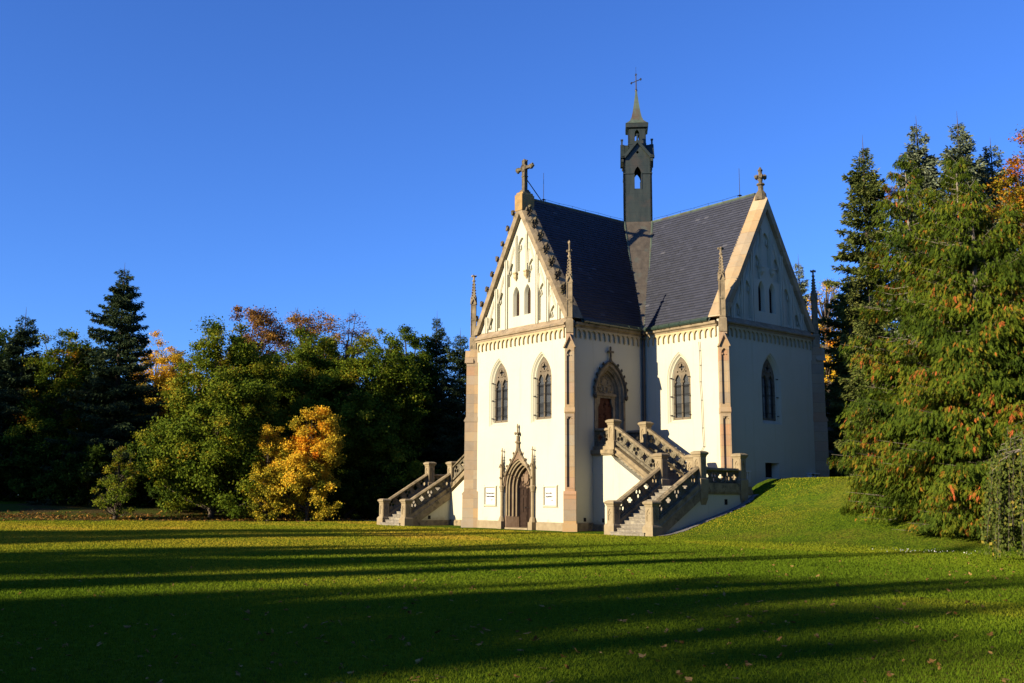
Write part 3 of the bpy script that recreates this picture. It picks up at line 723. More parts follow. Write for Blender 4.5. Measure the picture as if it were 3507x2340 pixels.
# inscription plaques, vents, cellar openings
def lettering(lines, F, u, z, size, parent, sx=.8):
    v, f = [], []
    for txt, du, dz, sc in lines:
        cu = bpy.data.curves.new('t', 'FONT'); cu.body = txt; cu.size = size*sc; cu.extrude = .004; cu.offset = .004
        o = bpy.data.objects.new('t', cu); COL.objects.link(o); me = bpy.data.meshes.new_from_object(o)
        n = len(v); v += [F(u+du+p.co.x*sx, z+dz+p.co.y, -.052+p.co.z) for p in me.vertices]; f += [tuple(i+n for i in p.vertices) for p in me.polygons]
        bpy.data.objects.remove(o); bpy.data.curves.remove(cu); bpy.data.meshes.remove(me)
    MB().add(v, f).build('lettering', INK, parent)
F = Ff(0)
for u, lines in ((-2.53, [('Beati mortui qui in', -.4, .12, 1), ('Domino moriuntur', -.4, -.06, 1), ('Apoc. 14', .02, -.24, .55)]), (2.67, [('Lorr ra dierv', -.4, .12, 1), ('ns gaudebis in', -.4, -.06, 1), ('Ps. 15', .06, -.24, .55)])):
    m = MB()
    for a, b in ((.56, .46), (.5, .42)):
        pass
    m.loft([[F(u+sa*h, 1.83+sb*v, c) for sa, sb in ((-1, -1), (1, -1), (1, 1), (-1, 1))] for h, v, c in ((.56, .57, .002), (.56, .57, .09), (.53, .54, .11), (.49, .5, .11), (.47, .48, .06), (.46, .47, .004))], True)
    for sa in (-1, 1):
        for sb in (-1, 1): m.blob(F(u+sa*.57, 1.83+sb*.58, .03), .035, RND, 6, 3)
    p = m.build('plaque', PLASTER, chapel)
    b = MB().box(F, u-.47, u+.47, 1.83-.47, 1.83+.47, .0015, .008); b.build('tablet', WHITE, p)
    F3 = lambda a, bb, c: F(a, bb, c+.065)
    lettering(lines, F3, u, 1.83, .14, p, .7)
Fe = Ff(1)
m = MB(); m.loft([[Fe(a, b, c) for a, b in ((u0, z0), (u1, z0), (u1, 3.7), (u0, 3.7))] for u0, u1, z0, c in ((-.85, .4, 2.86, 0), (-.62, .17, 2.92, -.34))], True)
cw = m.build('cellar_window', PLASTER, chapel); MB().box(Fe, -.7, .25, 2.85, 3.72, -.42, -.385).build('grille', DARK, cw)
for u0, u1 in ((-3.15, -2.55), (2.95, 3.75)):
    m = MB(); m.box(Fe, u0, u1, 3.16, 3.22, .002, .34); m.box(Fe, u0+.04, u0+.12, 2.6, 3.16, .002, .3); m.box(Fe, (u0+u1)/2, (u0+u1)/2+.1, 2.6, 3.16, .002, .3)
    m.box(Fe, u1-.12, u1-.04, 2.6, 3.16, .002, .3); w = m.build('light_well', WHITE, chapel); MB().box(Fe, u0+.05, u1-.05, 2.62, 3.15, .001, .15).build('well_opening', DARK, w)
m = MB(); m.box(Fr(0), -9.0, -8.82, .5, .7, .001, .012); m.build('vent', DARK, chapel)

# ------------------------------------------------------------------ outside staircases
def hole_tref(u, v, flip):
    a0 = math.pi/2 if not flip else -math.pi/2
    return [[(u+.138*math.cos(a0+i*2.094)+.112*math.cos(t), v+.142*math.sin(a0+i*2.094)+.118*math.sin(t)) for t in [2*math.pi*j/9 for j in range(9)]] for i in range(3)]
def hole_quat(u, v):
    return [[(u+(.03+.075*(1-math.cos(4*t))/2+.11*max(0, math.cos(4*t)))*math.cos(t)*1.78, v+(.03+.075*(1-math.cos(4*t))/2+.11*max(0, math.cos(4*t)))*math.sin(t)*1.78) for t in [2*math.pi*j/28 for j in range(28)]]]
def balustrade(parent, p0, p1, z0, z1, hgt_=.66, first=0, th=.1, sill=.16):
    """pierced stone panel from p0 to p1 (plan), bottom edge z0 -> z1, coping on top"""
    p0, p1 = Vector((*p0, 0)), Vector((*p1, 0)); d = p1-p0; L = d.length; u = d/L; w = Vector((u.y, -u.x, 0)); s = (z1-z0)/L
    F = lambda a, b, c=0.0: tuple(p0+u*a+w*c+Vector((0, 0, z0+s*a+b)))
    n = max(1, round(L/.56)); st = L/n; m = MB(); holes = []; ring = []
    for i in range(n):
        a = (i+.5)*st; v = hgt_/2+.005
        sh = [(lambda q: [(x, y-s*(x-a)) for x, y in q])]
        hs = hole_quat(a, v) if (i+first) % 2 else hole_tref(a, v, (i+first) % 4 == 2)
        holes += [[(x, y-s*(x-a)) for x, y in h] for h in hs]; ring.append((a, v))
        if i: 
            b = i*st; holes += [[(x, y) for x, y in circ(b, q, .036, 6)] for q in (.1, hgt_-.1)]
    m.plate(F, [(0, 0), (L, 0), (L, hgt_), (0, hgt_)], holes, -th/2, th/2)
    for a, v in ring:
        for c in (-th/2, th/2):
            m.tube([F(a+.25*math.cos(t), v+.27*math.sin(t)-s*.25*math.cos(t), c) for t in [2*math.pi*j/14 for j in range(15)]], .022, 4, False)
    b = m.build('balustrade', RAILST, parent)
    G = lambda a, b_, c: F(c, b_, a)
    MB().prism(G, [(-.15, hgt_+.0), (.15, hgt_), (.17, hgt_+.05), (.1, hgt_+.14), (-.1, hgt_+.14), (-.17, hgt_+.05)], 0, L).build('handrail', STRING, b)
    if sill: MB().prism(G, [(-.13, -sill), (.13, -sill), (.13, -.03), (.08, -.001), (-.08, -.001), (-.13, -.03)], 0, L).build('base_rail', RAILST, b)
    return b
def pillar(parent, x, y, zb, zt, base=None, pend=None):
    """square newel with arched panels, moulded cap, base block or tapering pendant"""
    m = MB(); F0 = fr((x, y, 0), (1, 0, 0), (0, -1, 0)); h = .235
    def ring(q, z): return [(x-q, y-q, z), (x+q, y-q, z), (x+q, y+q, z), (x-q, y+q, z)]
    m.loft([ring(h-.03, zb), ring(h-.03, zt-.3)], True)
    for i in range(4):
        F = fr(Vector((x, y, 0))+Vector(rot(i, 0, -(h-.03))), rot(i, 1, 0), rot(i, 0, -1))
        q = h-.03
        m.plate(F, [(-q, zb), (q, zb), (q, zt-.3), (-q, zt-.3)], [arch(.115, zb+.16, zt-.62, zt-.4, 5)], .0, .032)
        m.blob(F(0, zt-.58, .006), (.05, .03, .06), RND, 5, 3)
        for e in (-1, 1): m.box(F, e*.115, e*.06, zt-.7, zt-.66, .0, .03)
    m.loft([ring(h-.02, zt-.3), ring(h+.005, zt-.28), ring(h+.015, zt-.22), ring(h+.075, zt-.15), ring(h+.085, zt-.08), ring(h+.02, zt-.03), ring(h-.05, zt)], True); m.add(ring(h-.05, zt), [(0, 1, 2, 3)])
    if base is not None: m.loft([ring(h+.09, base-.3), ring(h+.085, zb-.1), ring(h+.05, zb-.04), ring(h+.0, zb+.02)], True)
    if pend is not None: m.loft([ring(h-.06, pend), ring(h+.03, pend+.35), ring(h+.06, zb-.1), ring(h+.06, zb-.04), ring(h, zb+.02)], True)
    m.build('newel_pillar', PALE, parent)
def staircase(sx, label):
    st = empty('staircase', (sx*9.0, -9.0, 0), label, 'staircase', 'outside staircases of the chapel')
    xi, xo, yf, yb = 8.92, 11.42, -8.05, -5.55
    zu, zl = 4.28, 2.36; yg = -11.52
    X = lambda x: sx*x
    B = lambda mb, x0, x1, y0, y1, z0, z1: mb.box(lambda a, b, c: (X(a), c, b), x0, x1, z0, z1, y0, y1)
    # white rendered masonry under the flights
    m = MB(); Fw = lambda a, b, c: (X(a), -c, b)
    m.prism(Fw, [(4.215, -.3), (8.75, -.3), (8.75, 1.98), (5.9, 3.72), (5.6, 4.02), (4.215, 4.02)], 5.3, 8.3)
    m.prism(Fw, [(4.25, .42), (5.32, .42), (5.32, 4.0), (4.25, 4.0)], 8.3, 8.36) if False else None
    G2 = lambda a, b, c: (X(c), a, b)
    m.prism(G2, [(-11.3, -.3), (-7.7, -.3), (-7.7, 1.95), (-8.1, 1.95), (-11.3, -.02)], 8.76, 11.6)
    B(m, 8.76, 11.6, -7.69, -4.23, -.3, 1.96)
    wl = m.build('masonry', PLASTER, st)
    m = MB()
    m.prism(lambda a, b, c: (X(a), -c, b), [(4.215, -.3), (8.7, -.3), (8.7, .36), (4.215, .36)], 8.302, 8.37)
    m.prism(G2, [(-11.2, -.3), (-7.72, -.3), (-7.72, .33), (-10.9, .33)], 8.7, 8.757)
    m.build('plinth', STRING, st)
    if sx > 0:
        m = MB(); B(m, 11.601, 11.61, -6.45, -6.23, 1.45, 1.72); B(m, 4.9, 5.06, -8.312, -8.302, .46, .68); m.build('vent', DARK, st)
    else:
        m = MB(); B(m, 8.751, 8.759, -10.0, -9.8, .4, .62); B(m, 5.3, 5.45, -8.312, -8.302, .46, .68); m.build('vent', DARK, st)
    # moulded stringers and landing edge
    s = MB(); zz = lambda p, a, b, up: None
    def slab(p, q, w0, w1, prof):      # sloped moulding between p and q (x,y,z), cross section (side, height)
        p, q = Vector(p), Vector(q); d = (q-p); u = Vector((d.x, d.y, 0)).normalized(); w = Vector((u.y, -u.x, 0))
        s.loft([[tuple(e+w*a+Vector((0, 0, b))) for a, b in prof] for e in (p, q)], True)
        s.add([tuple(p+w*a+Vector((0, 0, b))) for a, b in prof], [tuple(range(len(prof)))]); s.add([tuple(q+w*a+Vector((0, 0, b))) for a, b in prof], [tuple(range(len(prof)))])
    prof = [(-.26, -.36), (-.2, -.36), (.2, -.36), (.26, -.36), (.27, -.28), (.2, -.22), (.2, -.02), (.16, .0), (-.16, 0), (-.2, -.02), (-.2, -.22), (-.27, -.28)]
    r1 = 4.44; r0 = 2.62; g0 = .62
    for y in (yf, yb): slab((X(5.8), y, r1), (X(xi-.2), y, r0), 0, 0, prof)
    for x in (xi, xo): slab((X(x), yg+.25, .72), (X(x), yf-.2, 2.5), 0, 0, [(-.24, -.8), (.24, -.8), (.24, -.3), (.2, -.24), (.2, .0), (-.2, 0), (-.2, -.24), (-.24, -.3)])
    B(s, 4.215, 5.9, -8.42, -5.3, 4.03, 4.2); B(s, 4.215, 5.86, -8.36, -5.32, 4.2, zu)
    B(s, 4.215, 5.93, -8.47, -8.42, 4.1, 4.3); B(s, 4.215, 5.3, -8.3, -7.95, zu, 4.5)
    B(s, xi-.2, xo+.24, yf-.1, -4.23, 1.97, 2.2); B(s, xi-.18, xo+.2, yf-.1, -4.25, 2.2, zl)
    B(s, xo+.2, xo+.27, yf+.3, -5.3, 2.05, 2.5); s.build('stringer', STRING, st)
    f = MB(); n = 14
    for i in range(n):
        z = zl*(i+1)/n; y0 = -11.9+i*.275
        B(f, xi+.16, xo-.16, y0, y0+.32, -.3 if i < 3 else z-.5, z-.045); B(f, xi+.14, xo-.14, y0-.03, y0+.3, z-.045, z)
    n = 11
    for i in range(n):
        z = zl+(zu-zl)*(i+1)/n; x0 = 8.85-i*.29
        B(f, x0-.34, x0, yf+.14, yb-.14, z-.5, z-.045); B(f, x0-.32, x0+.03, yf+.12, yb-.12, z-.045, z)
    f.build('steps', STEPST, st)
    pb = 4.75
    pillar(st, X(5.56), yf, 4.78, 5.92, None, 3.95); pillar(st, X(5.56), yb, 4.78, 5.92, None, 3.95)
    pillar(st, X(xi), yf, 2.72, 4.02, None, 1.5); pillar(st, X(xo), yf, 2.72, 4.05, None, 1.42)
    pillar(st, X(xi-.05), yb, 2.72, 4.02, None, 2.0); pillar(st, X(xo), -4.95, 2.72, 4.03, None, 1.42)
    pillar(st, X(xi), yg, .52, 1.64, .1); pillar(st, X(xo), yg, .52, 1.64, .1)
    for x in (xi, xo): balustrade(st, (X(x), yg+.235), (X(x), yf-.235), .82, 2.52, .64)
    for y in (yf, yb): balustrade(st, (X(5.56+.235), y), (X(xi-.235), y), 4.76, 2.98, .64, 0)
    balustrade(st, (X(xo), yf+.235), (X(xo), -4.95-.235), 2.5, 2.5, .62, 1)
    balustrade(st, (X(4.27), yf), (X(5.56-.235), yf), 4.62, 4.62, .72, 1)
    balustrade(st, (X(4.27), yb), (X(5.56-.235), yb), 4.62, 4.62, .72, 1)
    return st
staircase(1, 'stone staircase with pierced balustrades climbing beside the grass bank')
staircase(-1, 'stone staircase on level lawn, half hidden behind the wide side buttress')

# gravel strip along the stair wall, path and leaf litter
def strip(name, pts, width, mat, dz, label, cat=None, n=60):
    P = np.array(pts, float); t = np.linspace(0, len(P)-1, n); x = np.interp(t, range(len(P)), P[:, 0]); y = np.interp(t, range(len(P)), P[:, 1])
    dx, dy = np.gradient(x), np.gradient(y); l = np.hypot(dx, dy); nx, ny = -dy/l, dx/l; r = np.random.default_rng(8)
    V = []
    for a in np.linspace(-.5, .5, 5):
        w = a*width*(1+.25*r.normal(0, 1, n)*(abs(a) > .4)); X, Y = x+nx*w, y+ny*w; V.append(np.stack([X, Y, hgt(X, Y)+dz], 1))
    V = np.array(V); m = V.shape[0]; i = np.arange((m-1)*(n-1)); q, c = i//(n-1), i % (n-1); a = q*n+c
    o = mesh_np(name, V.reshape(-1, 3), np.stack([a, a+1, a+n+1, a+n], 1), mat, None, None, True)
    return tag(o, label, cat, kind='structure')
strip('gravel_strip', [(11.95, -11.6), (11.85, -8), (11.8, -5), (11.6, -4.2)], .5, GRAVEL, .03, 'narrow strip of pale gravel along the foot of the stair wall')
strip('path', [(-14, -4), (-22, -6), (-32, -2), (-46, 8)], 2.6, SANDPATH, .02, 'sandy path running to the wood behind the left staircase')

# ------------------------------------------------------------------ trees
# leaf tints run 0..1 over each species' real colour range
MAPLE = m_leaf('broadleaf', [(0, (.02, .037, .005)), (.35, (.07, .11, .009)), (.6, (.15, .175, .013)), (.8, (.26, .2, .014)), (.92, (.33, .17, .013)), (1, (.33, .10, .012))])
GOLD = m_leaf('golden_leaf', [(0, (.10, .11, .01)), (.22, (.40, .31, .025)), (.5, (.66, .42, .03)), (.8, (.70, .28, .015)), (1, (.5, .13, .012))])
RUST = m_leaf('rusty_leaf', [(0, (.05, .03, .01)), (.4, (.16, .08, .022)), (.7, (.27, .13, .03)), (1, (.32, .2, .035))], .2)
PINK = m_leaf('mauve_twig', [(0, (.08, .05, .045)), (.6, (.16, .095, .08)), (1, (.2, .13, .09))], .2)
NEEDLE = m_leaf('spruce_needle', [(0, (.010, .02, .010)), (.5, (.026, .044, .018)), (.85, (.055, .072, .026)), (1, (.085, .09, .03))], .12)
BLUEN = m_leaf('grey_green_needle', [(0, (.035, .052, .028)), (.5, (.115, .14, .08)), (1, (.2, .22, .13))], .12)
OLIVEN = m_leaf('olive_needle', [(0, (.025, .04, .009)), (.5, (.085, .105, .025)), (1, (.17, .165, .04))], .15)
CEDAR = m_leaf('cedar_spray', [(0, (.018, .034, .004)), (.4, (.062, .094, .008)), (.64, (.115, .13, .010)), (.78, (.2, .115, .013)), (.9, (.29, .095, .018)), (1, (.34, .085, .026))], .2)
BIRCH = m_leaf('birch_leaf', [(0, (.035, .055, .01)), (.6, (.09, .115, .022)), (.85, (.17, .16, .03)), (1, (.30, .22, .03))], .3)

def quads(P, Dv, Nv, ln, wd):
    """rhombic leaf cards: base P, axis Dv, face normal about Nv"""
    Dv = Dv/np.maximum(np.linalg.norm(Dv, axis=1, keepdims=True), 1e-6)
    Sd = np.cross(Dv, Nv); Sd /= np.maximum(np.linalg.norm(Sd, axis=1, keepdims=True), 1e-6)
    ln = ln[:, None]; wd = wd[:, None]
    V = np.stack([P, P+Dv*ln*.5+Sd*wd*.5, P+Dv*ln, P+Dv*ln*.5-Sd*wd*.5], 1).reshape(-1, 3)
    return V, np.arange(len(V)).reshape(-1, 4)
def unit(r, n):
    v = r.normal(0, 1, (n, 3)); return v/np.linalg.norm(v, axis=1, keepdims=True)

def broadleaf(name, seed, H, R, zb, mat, tint, clumps=120, per=230, leaf=.26, top=0.0, shape=.55, bark=BARK, twig=False, sparse=1.0):
    """rounded crown of leaf clumps carried by limbs; local base at the origin. tint=(mean, spread, clump spread)"""
    r = np.random.default_rng(seed); root = bpy.data.objects.new(name, None); COL.objects.link(root)
    C = []; clumps = int(clumps*2.1)
    hc = H-zb
    lobes = [(0, 0, zb+hc*.46, R*.7, hc*.46), (R*.1, 0, zb+hc*.77, R*.5, hc*.27)]
    for q in range(9):
        a = q*2.4+r.uniform(-.4, .4); tz = (.16, .5, .28, .68, .2, .42, .8, .3, .6)[q]; k = r.uniform(.4, .56)*min(1.0, 1.25-.55*tz)
        lobes.append((R*(1.02-k)*math.cos(a)*(1.1-.55*tz), R*(1.02-k)*math.sin(a)*(1.1-.55*tz), zb+hc*tz, R*k, hc*r.uniform(.15, .24)))
    wt = np.array([q[3]*q[4] for q in lobes]); wt /= wt.sum()
    while len(C) < clumps:
        q = lobes[r.choice(len(lobes), p=wt)]; u = unit(r, 1)[0]; k = 1-.45*r.random()**1.7
        p = (q[0]+u[0]*q[3]*k, q[1]+u[1]*q[3]*k, q[2]+u[2]*q[4]*k)
        if p[2] > zb*.5+.1: C.append(p)
    C = np.array(C); n = len(C); cr = r.uniform(.38, .82, n)*(R/5)**.4*(hc/11)**.3
    ct = r.normal(0, tint[2]*1.25, n)
    if len(tint) > 3:                       # one side patch of turned leaves
        d = np.linalg.norm(C-np.array(tint[3]), axis=1); ct += np.where(d < tint[4], tint[5], 0)
    per = int(per*1.25); N = n*per; idx = np.repeat(np.arange(n), per)
    u = np.clip(r.normal(0, .45, (N, 3)), -1.3, 1.3)*np.array([1.1, 1.1, .75])
    P = C[idx]+u*cr[idx][:, None]
    ax = np.column_stack([0*P[:, 0], 0*P[:, 0], np.full(N, zb+hc*.35)])
    out = P-ax; out /= np.linalg.norm(out, axis=1, keepdims=True)
    Dv = out*.5+unit(r, N)*.8+np.array([0, 0, -.25]); Nv = out*1.0+unit(r, N)*.65+np.array([0, 0, .35])
    s = leaf*.54*r.uniform(.6, 1.3, N)
    V, F = quads(P, Dv, Nv, s*1.15, s*.95)
    T = np.clip(tint[0]+ct[idx]+r.normal(0, tint[1], N)+top*((P[:, 2]-zb)/hc-.5), 0, 1)
    mesh_np('crown', V, F, mat, root, T)
    m = MB(); tr = max(.16, H*.017)
    m.tube([(0, 0, -.4), (.05, 0, zb*.6), (.1, .1, zb+hc*.35), (0, .1, zb+hc*.8)], [tr*1.25, tr, tr*.65, tr*.15], 8)
    for i in r.choice(n, min(n, 80), replace=False):
        c = C[i]; z0 = max(zb*.55, min(c[2]-.25*math.hypot(c[0], c[1])-.8, zb+hc*.6)); p0 = np.array([.05, .05, z0]); mid = (p0+c)/2+np.array([0, 0, -.15])
        m.tube([p0, mid, c], [tr*.36, tr*.22, tr*.07], 5, False)
        if twig:
            for _ in range(5):
                e = c+unit(r, 1)[0]*cr[i]*1.3; e[2] = abs(e[2]-c[2])+c[2]; m.tube([c, e], [tr*.07, .012], 4, False)
    m.build('trunk', bark, root, True)
    return root

def conifer(name, seed, H, R, mat, tint, gap=.36, nb=7, droop=.25, power=.85, spray=.5, zb=.04, bark=BARK, flat=.5, leader=1.0, dens=1.0):
    """whorled branches with flat needle sprays; local base at the origin"""
    r = np.random.default_rng(seed); root = bpy.data.objects.new(name, None); COL.objects.link(root)
    P, Dv, Nv, L, T = [], [], [], [], []; br = MB(); z = H*zb
    while z < H*.985:
        t = z/H; Lm = R*((1-t)**power*.97+.03)
        for b in range(nb if t < .9 else 4):
            a = r.uniform(0, 6.28); l = Lm*r.uniform(.5, 1.1)*(1.25 if r.random() < .12 else 1)
            dr = droop*r.uniform(.5, 1.4)*(1-t*.8); up = .35*t
            ns = max(30, int(l*95*dens)); s = (r.random(ns)*.95+.05)**.75
            rad = np.array([math.cos(a), math.sin(a), 0]); tan = np.array([-math.sin(a), math.cos(a), 0])
            hz = lambda q: l*(up*q - dr*q*1.2 + dr*.55*q**3)
            fan = .42*l*(1-s)**.75*s**.35+.12
            lat = r.uniform(-1, 1, ns)*fan
            p = np.outer(s*l, rad)+np.outer(lat, tan)+np.column_stack([0*s, 0*s, z+r.normal(0, .07, ns)+hz(s)-.25*np.abs(lat)*(.4+dr)])
            tb = r.normal(0, tint[2])
            if l > R*.35 and r.random() < .5: br.tube([(0, 0, z), tuple(rad*l*.5+np.array([0, 0, z+hz(.5)])), tuple(rad*l+np.array([0, 0, z+hz(1.0)]))], [.035+.004*H*.3*(1-t), .02, .008], 4, False)
            d = rad*.8+tan*(lat/fan*.8)[:, None]+np.array([0, 0, -.15-.9*droop])+r.normal(0, .5, (ns, 3))
            P.append(p); Dv.append(d); Nv.append(np.array([0, 0, .75])+rad*.55+r.normal(0, flat+.35, (ns, 3))); L.append(spray*.52*r.uniform(.5, 1.1, ns)*min(1, .5+l/2.5))
            T.append(np.clip(tint[0]+tb+.25*(s-.6)+r.normal(0, tint[1], ns), 0, 1))
        z += gap*r.uniform(.75, 1.25)*(1.0 if t < .8 else .7)
    P, Dv, Nv = (np.concatenate(q) for q in (P, Dv, Nv)); L = np.concatenate(L); T = np.concatenate(T)
    V, F = quads(P, Dv, Nv, L, L*.36)
    mesh_np('crown', V, F, mat, root, T)
    br.tube([(0, 0, -.5), (0, 0, H*.5), (0, 0, H*.97), (0, 0, H+.5*leader)], [H*.017+.05, H*.009+.03, .03, .006], 7)
    br.build('trunk', bark, root)
    return root

def cedar(name, seed, H, R, tint, leaders=((0, 0, 1),), n=70000, low=.0):
    """dense curtain of drooping sprays on upswept boughs reaching the ground"""
    r = np.random.default_rng(seed); root = bpy.data.objects.new(name, None); COL.objects.link(root)
    m = MB(); Ps, Ds, Ns, Ls, Ts = [], [], [], [], []
    for lx, ly, lh in leaders:
        h = H*lh; cnt = int(n*lh/sum(q[2] for q in leaders)); nb = int(230*lh)
        m.tube([(lx*.3, ly*.3, -.4), (lx*.7, ly*.7, h*.3), (lx, ly, h*.97)], [.3, .2, .02], 7)
        per = cnt//nb
        for b in range(nb):
            t = (b+.5)/nb*.985; t = t**1.12; a = r.uniform(0, 6.28)
            l = (R*lh**.5)*min(1.0, .78+1.6*t)*max(.015, 1-t)**.68*r.uniform(.62, 1.14)
            z0 = h*t+.2; rad = np.array([math.cos(a), math.sin(a), 0]); tan = np.array([-rad[1], rad[0], 0])
            tip = np.array([lx, ly, z0])+rad*l+np.array([0, 0, l*(.12-.32*(1-t))+.25])
            base = np.array([lx*(.4+.6*t), ly*(.4+.6*t), z0]); mid = (base+tip)/2+np.array([0, 0, -.1*l])
            m.tube([base, mid, tip], [.03*(1-t)+.01, .014*(1-t)+.006, .003], 4, False)
            m_ = 11; k = int(per*np.clip(l/(R*.6), .35, 1.5)/m_); s = r.random(k)**.5
            c = np.outer((1-s)**2, base)+np.outer(2*s*(1-s), mid)+np.outer(s*s, tip)
            w = .14+.6*np.sin(np.pi*np.clip(s*.8, 0, 1))*min(1, l/2)
            lat = r.normal(0, .5, k)*w; dn = r.random(k)**1.6*(.08+.38*min(1, l/2.5))
            p = c+tan*lat[:, None]+np.column_stack([0*s, 0*s, -dn-.12*np.abs(lat)])
            d = rad*.55+tan*(lat*1.1)[:, None]+np.array([0, 0, -1.15])+r.normal(0, .28, (k, 3)); d /= np.linalg.norm(d, axis=1, keepdims=True)
            ph = np.sin(p[:, 0]*1.9+seed)+np.sin(p[:, 1]*2.1+1)+np.sin(p[:, 2]*1.6+b*.5)
            die = np.where((ph > .9) & (r.random(k) < .34), r.uniform(.15, .44, k), 0)+np.where(r.random(k) < .025, .42, 0)
            tf = tint[0]+r.normal(0, tint[2])+r.normal(0, tint[1]*.9, k)+.12*np.sin(p[:, 0]*1.3+p[:, 2]*1.7+seed)+die
            fl = r.uniform(.12, .30, k)*(.65+.35*min(1, l/2)); sd = np.cross(d, rad+r.normal(0, .4, (k, 3))); sd /= np.linalg.norm(sd, axis=1, keepdims=True)
            u = np.tile(np.linspace(0, 1, m_), k); ii = np.repeat(np.arange(k), m_); sg = np.where(np.tile(np.arange(m_), k) % 2, 1, -1)*(1-u*.8)
            Ps.append(p[ii]+d[ii]*(u*fl[ii]*.8)[:, None]); Ds.append(d[ii]+sd[ii]*(sg*.5)[:, None]+np.array([0, 0, -.15])+r.normal(0, .12, (len(u), 3)))
            Ns.append(np.cross(d, sd)[ii]+r.normal(0, .3, (len(u), 3))); Ls.append(fl[ii]*(.62-.2*u)*r.uniform(.8, 1.2, len(u)))
            Ts.append(np.clip(tf[ii]+r.normal(0, .05, len(u)), 0, 1))
    P, Dv, Nv, L, T = (np.concatenate(q) for q in (Ps, Ds, Ns, Ls, Ts))
    ok = P[:, 2] > -.2+low; P, Dv, Nv, L, T = P[ok], Dv[ok], Nv[ok], L[ok], T[ok]
    V, F = quads(P, Dv, Nv, L, .009+L*.11)
    mesh_np('crown', V, F, CEDAR, root, T); m.build('trunk', PALEBARK, root)
    return root

def weeping(name, seed, H, R):
    r = np.random.default_rng(seed); root = bpy.data.objects.new(name, None); COL.objects.link(root)
    m = MB(); Ps, Ls, Ts = [], [], []
    m.tube([(0, 0, -.3), (.1, 0, H*.5), (0, .1, H*.92)], [.14, .1, .04], 7)
    for b in range(300):
        a = r.uniform(0, 6.28); l = R*(r.random()**.5); z = H*(.98-.28*(l/R)**2)+r.normal(0, .12); e = np.array([math.cos(a)*l, math.sin(a)*l, z])
        if b % 4 == 0: m.tube([(0, 0, H*.7), (e[0]*.5, e[1]*.5, max(z, H*.8)+.15), e], [.035, .02, .008], 4, False)
        drop = z*r.uniform(.55, .95); k = int(drop*34); s = r.random(k)
        sway = np.column_stack([.12*np.sin(s*4+b)*s+math.cos(a)*.25*s, .12*np.cos(s*3+b)*s+math.sin(a)*.25*s, -drop*s])
        Ps.append(e+sway+r.normal(0, .05, (k, 3))); Ls.append(r.uniform(.05, .1, k)); Ts.append(np.clip(r.normal(.5, .16, k)+.25*(r.random(k) < .08), 0, 1))
        m.tube([e, e+np.array([math.cos(a)*.12, math.sin(a)*.12, -drop*.5]), e+np.array([math.cos(a)*.25, math.sin(a)*.25, -drop])], .005, 3, False)
    P = np.concatenate(Ps); L = np.concatenate(Ls); n = len(P)
    V, F = quads(P, unit(r, n)*.6+np.array([0, 0, -.8]), unit(r, n)+np.array([.3, -.6, .2]), L*1.3, L)
    mesh_np('crown', V, F, BIRCH, root, np.concatenate(Ts)); m.build('trunk', PALEBARK, root)
    return root

CX = math.cos(YAW); 
def spot(px, dist):
    """ground point at a bearing (in the photo's 2350-wide measure) and a distance from the viewpoint"""
    a = YAW+math.atan((px-1175)/2333); return CAM.x+math.sin(a)*dist, CAM.y+math.cos(a)*dist
def height_at(ytop, dist, x, y): return (1140-ytop)/2360*dist+1.7-float(hgt(x, y))
def place(o, px, dist, label, cat='tree', group=None, rz=0, sc=None, xy=None):
    x, y = xy or spot(px, dist); o.location = (x, y, float(hgt(x, y))-.05); o.rotation_euler = (0, 0, rz)
    if sc: o.scale = sc
    return tag(o, label, cat, group)
def hh(px, ytop, dist):
    x, y = spot(px, dist); return height_at(ytop, dist, x, y)
WOOD = 'trees along the edge of the wood'
TALL = 'tall trees behind the chapel bank'

strip('woodland_floor', [spot(-300, 84), spot(60, 83), spot(300, 81), spot(500, 81), spot(700, 80), spot(830, 86), spot(960, 96)], 14, LITTER, .012, 'brown leaf litter under the edge of the wood', n=90)
# the wood on the left, front row
big = conifer('spruce_tree', 11, hh(265, 640, 90), 6.0, NEEDLE, (.5, .16, .1), gap=.34, nb=7, droop=.32, power=.8, spray=.62)
place(big, 265, 90, 'dark spruce with wide ragged boughs, tallest tree of the left wood', group=WOOD)
place(broadleaf('maple_tree', 21, hh(500, 765, 79), 5.6, .7, MAPLE, (.46, .1, .1), 230, 240, .27, top=.12), 497, 79, 'broad green maple in full sun with foliage down to the grass', group=WOOD)
place(broadleaf('maple_tree', 22, hh(690, 772, 86), 4.9, 2.2, MAPLE, (.4, .1, .1), 190, 230, .27, top=.1), 695, 86, 'green maple rising behind the small golden maple', group=WOOD)
place(broadleaf('maple_tree', 23, hh(850, 772, 85), 5.3, 2.0, MAPLE, (.38, .1, .09), 210, 230, .27, top=.12), 850, 85, 'green maple between the golden maple and the dark spruces', group=WOOD)
place(broadleaf('maple_tree', 24, hh(600, 840, 88), 3.6, 1.5, MAPLE, (.34, .1, .1), 120, 220, .27), 600, 87, 'lower green tree filling the gap right of the sunlit broad maple', group=WOOD)
place(broadleaf('golden_maple', 31, hh(715, 945, 75), 2.9, .4, GOLD, (.3, .13, .12, (.3, 0, 5.2), 1.6, .22), 120, 210, .2, top=.2), 712, 75, 'small golden orange maple glowing in front of the wood', group=WOOD)
place(broadleaf('yellowing_bush', 32, hh(620, 985, 74.5), 1.7, .2, GOLD, (.2, .12, .1), 50, 200, .18, top=.3), 618, 75, 'yellow green bush at the left foot of the golden maple', 'bush', WOOD)
place(broadleaf('yellowing_bush', 33, hh(280, 1040, 77), 1.75, .5, MAPLE, (.52, .1, .07), 34, 120, .18, top=.15, twig=True), 280, 77, 'small rounded yellowing bush standing alone under the dark spruce', 'bush', WOOD)
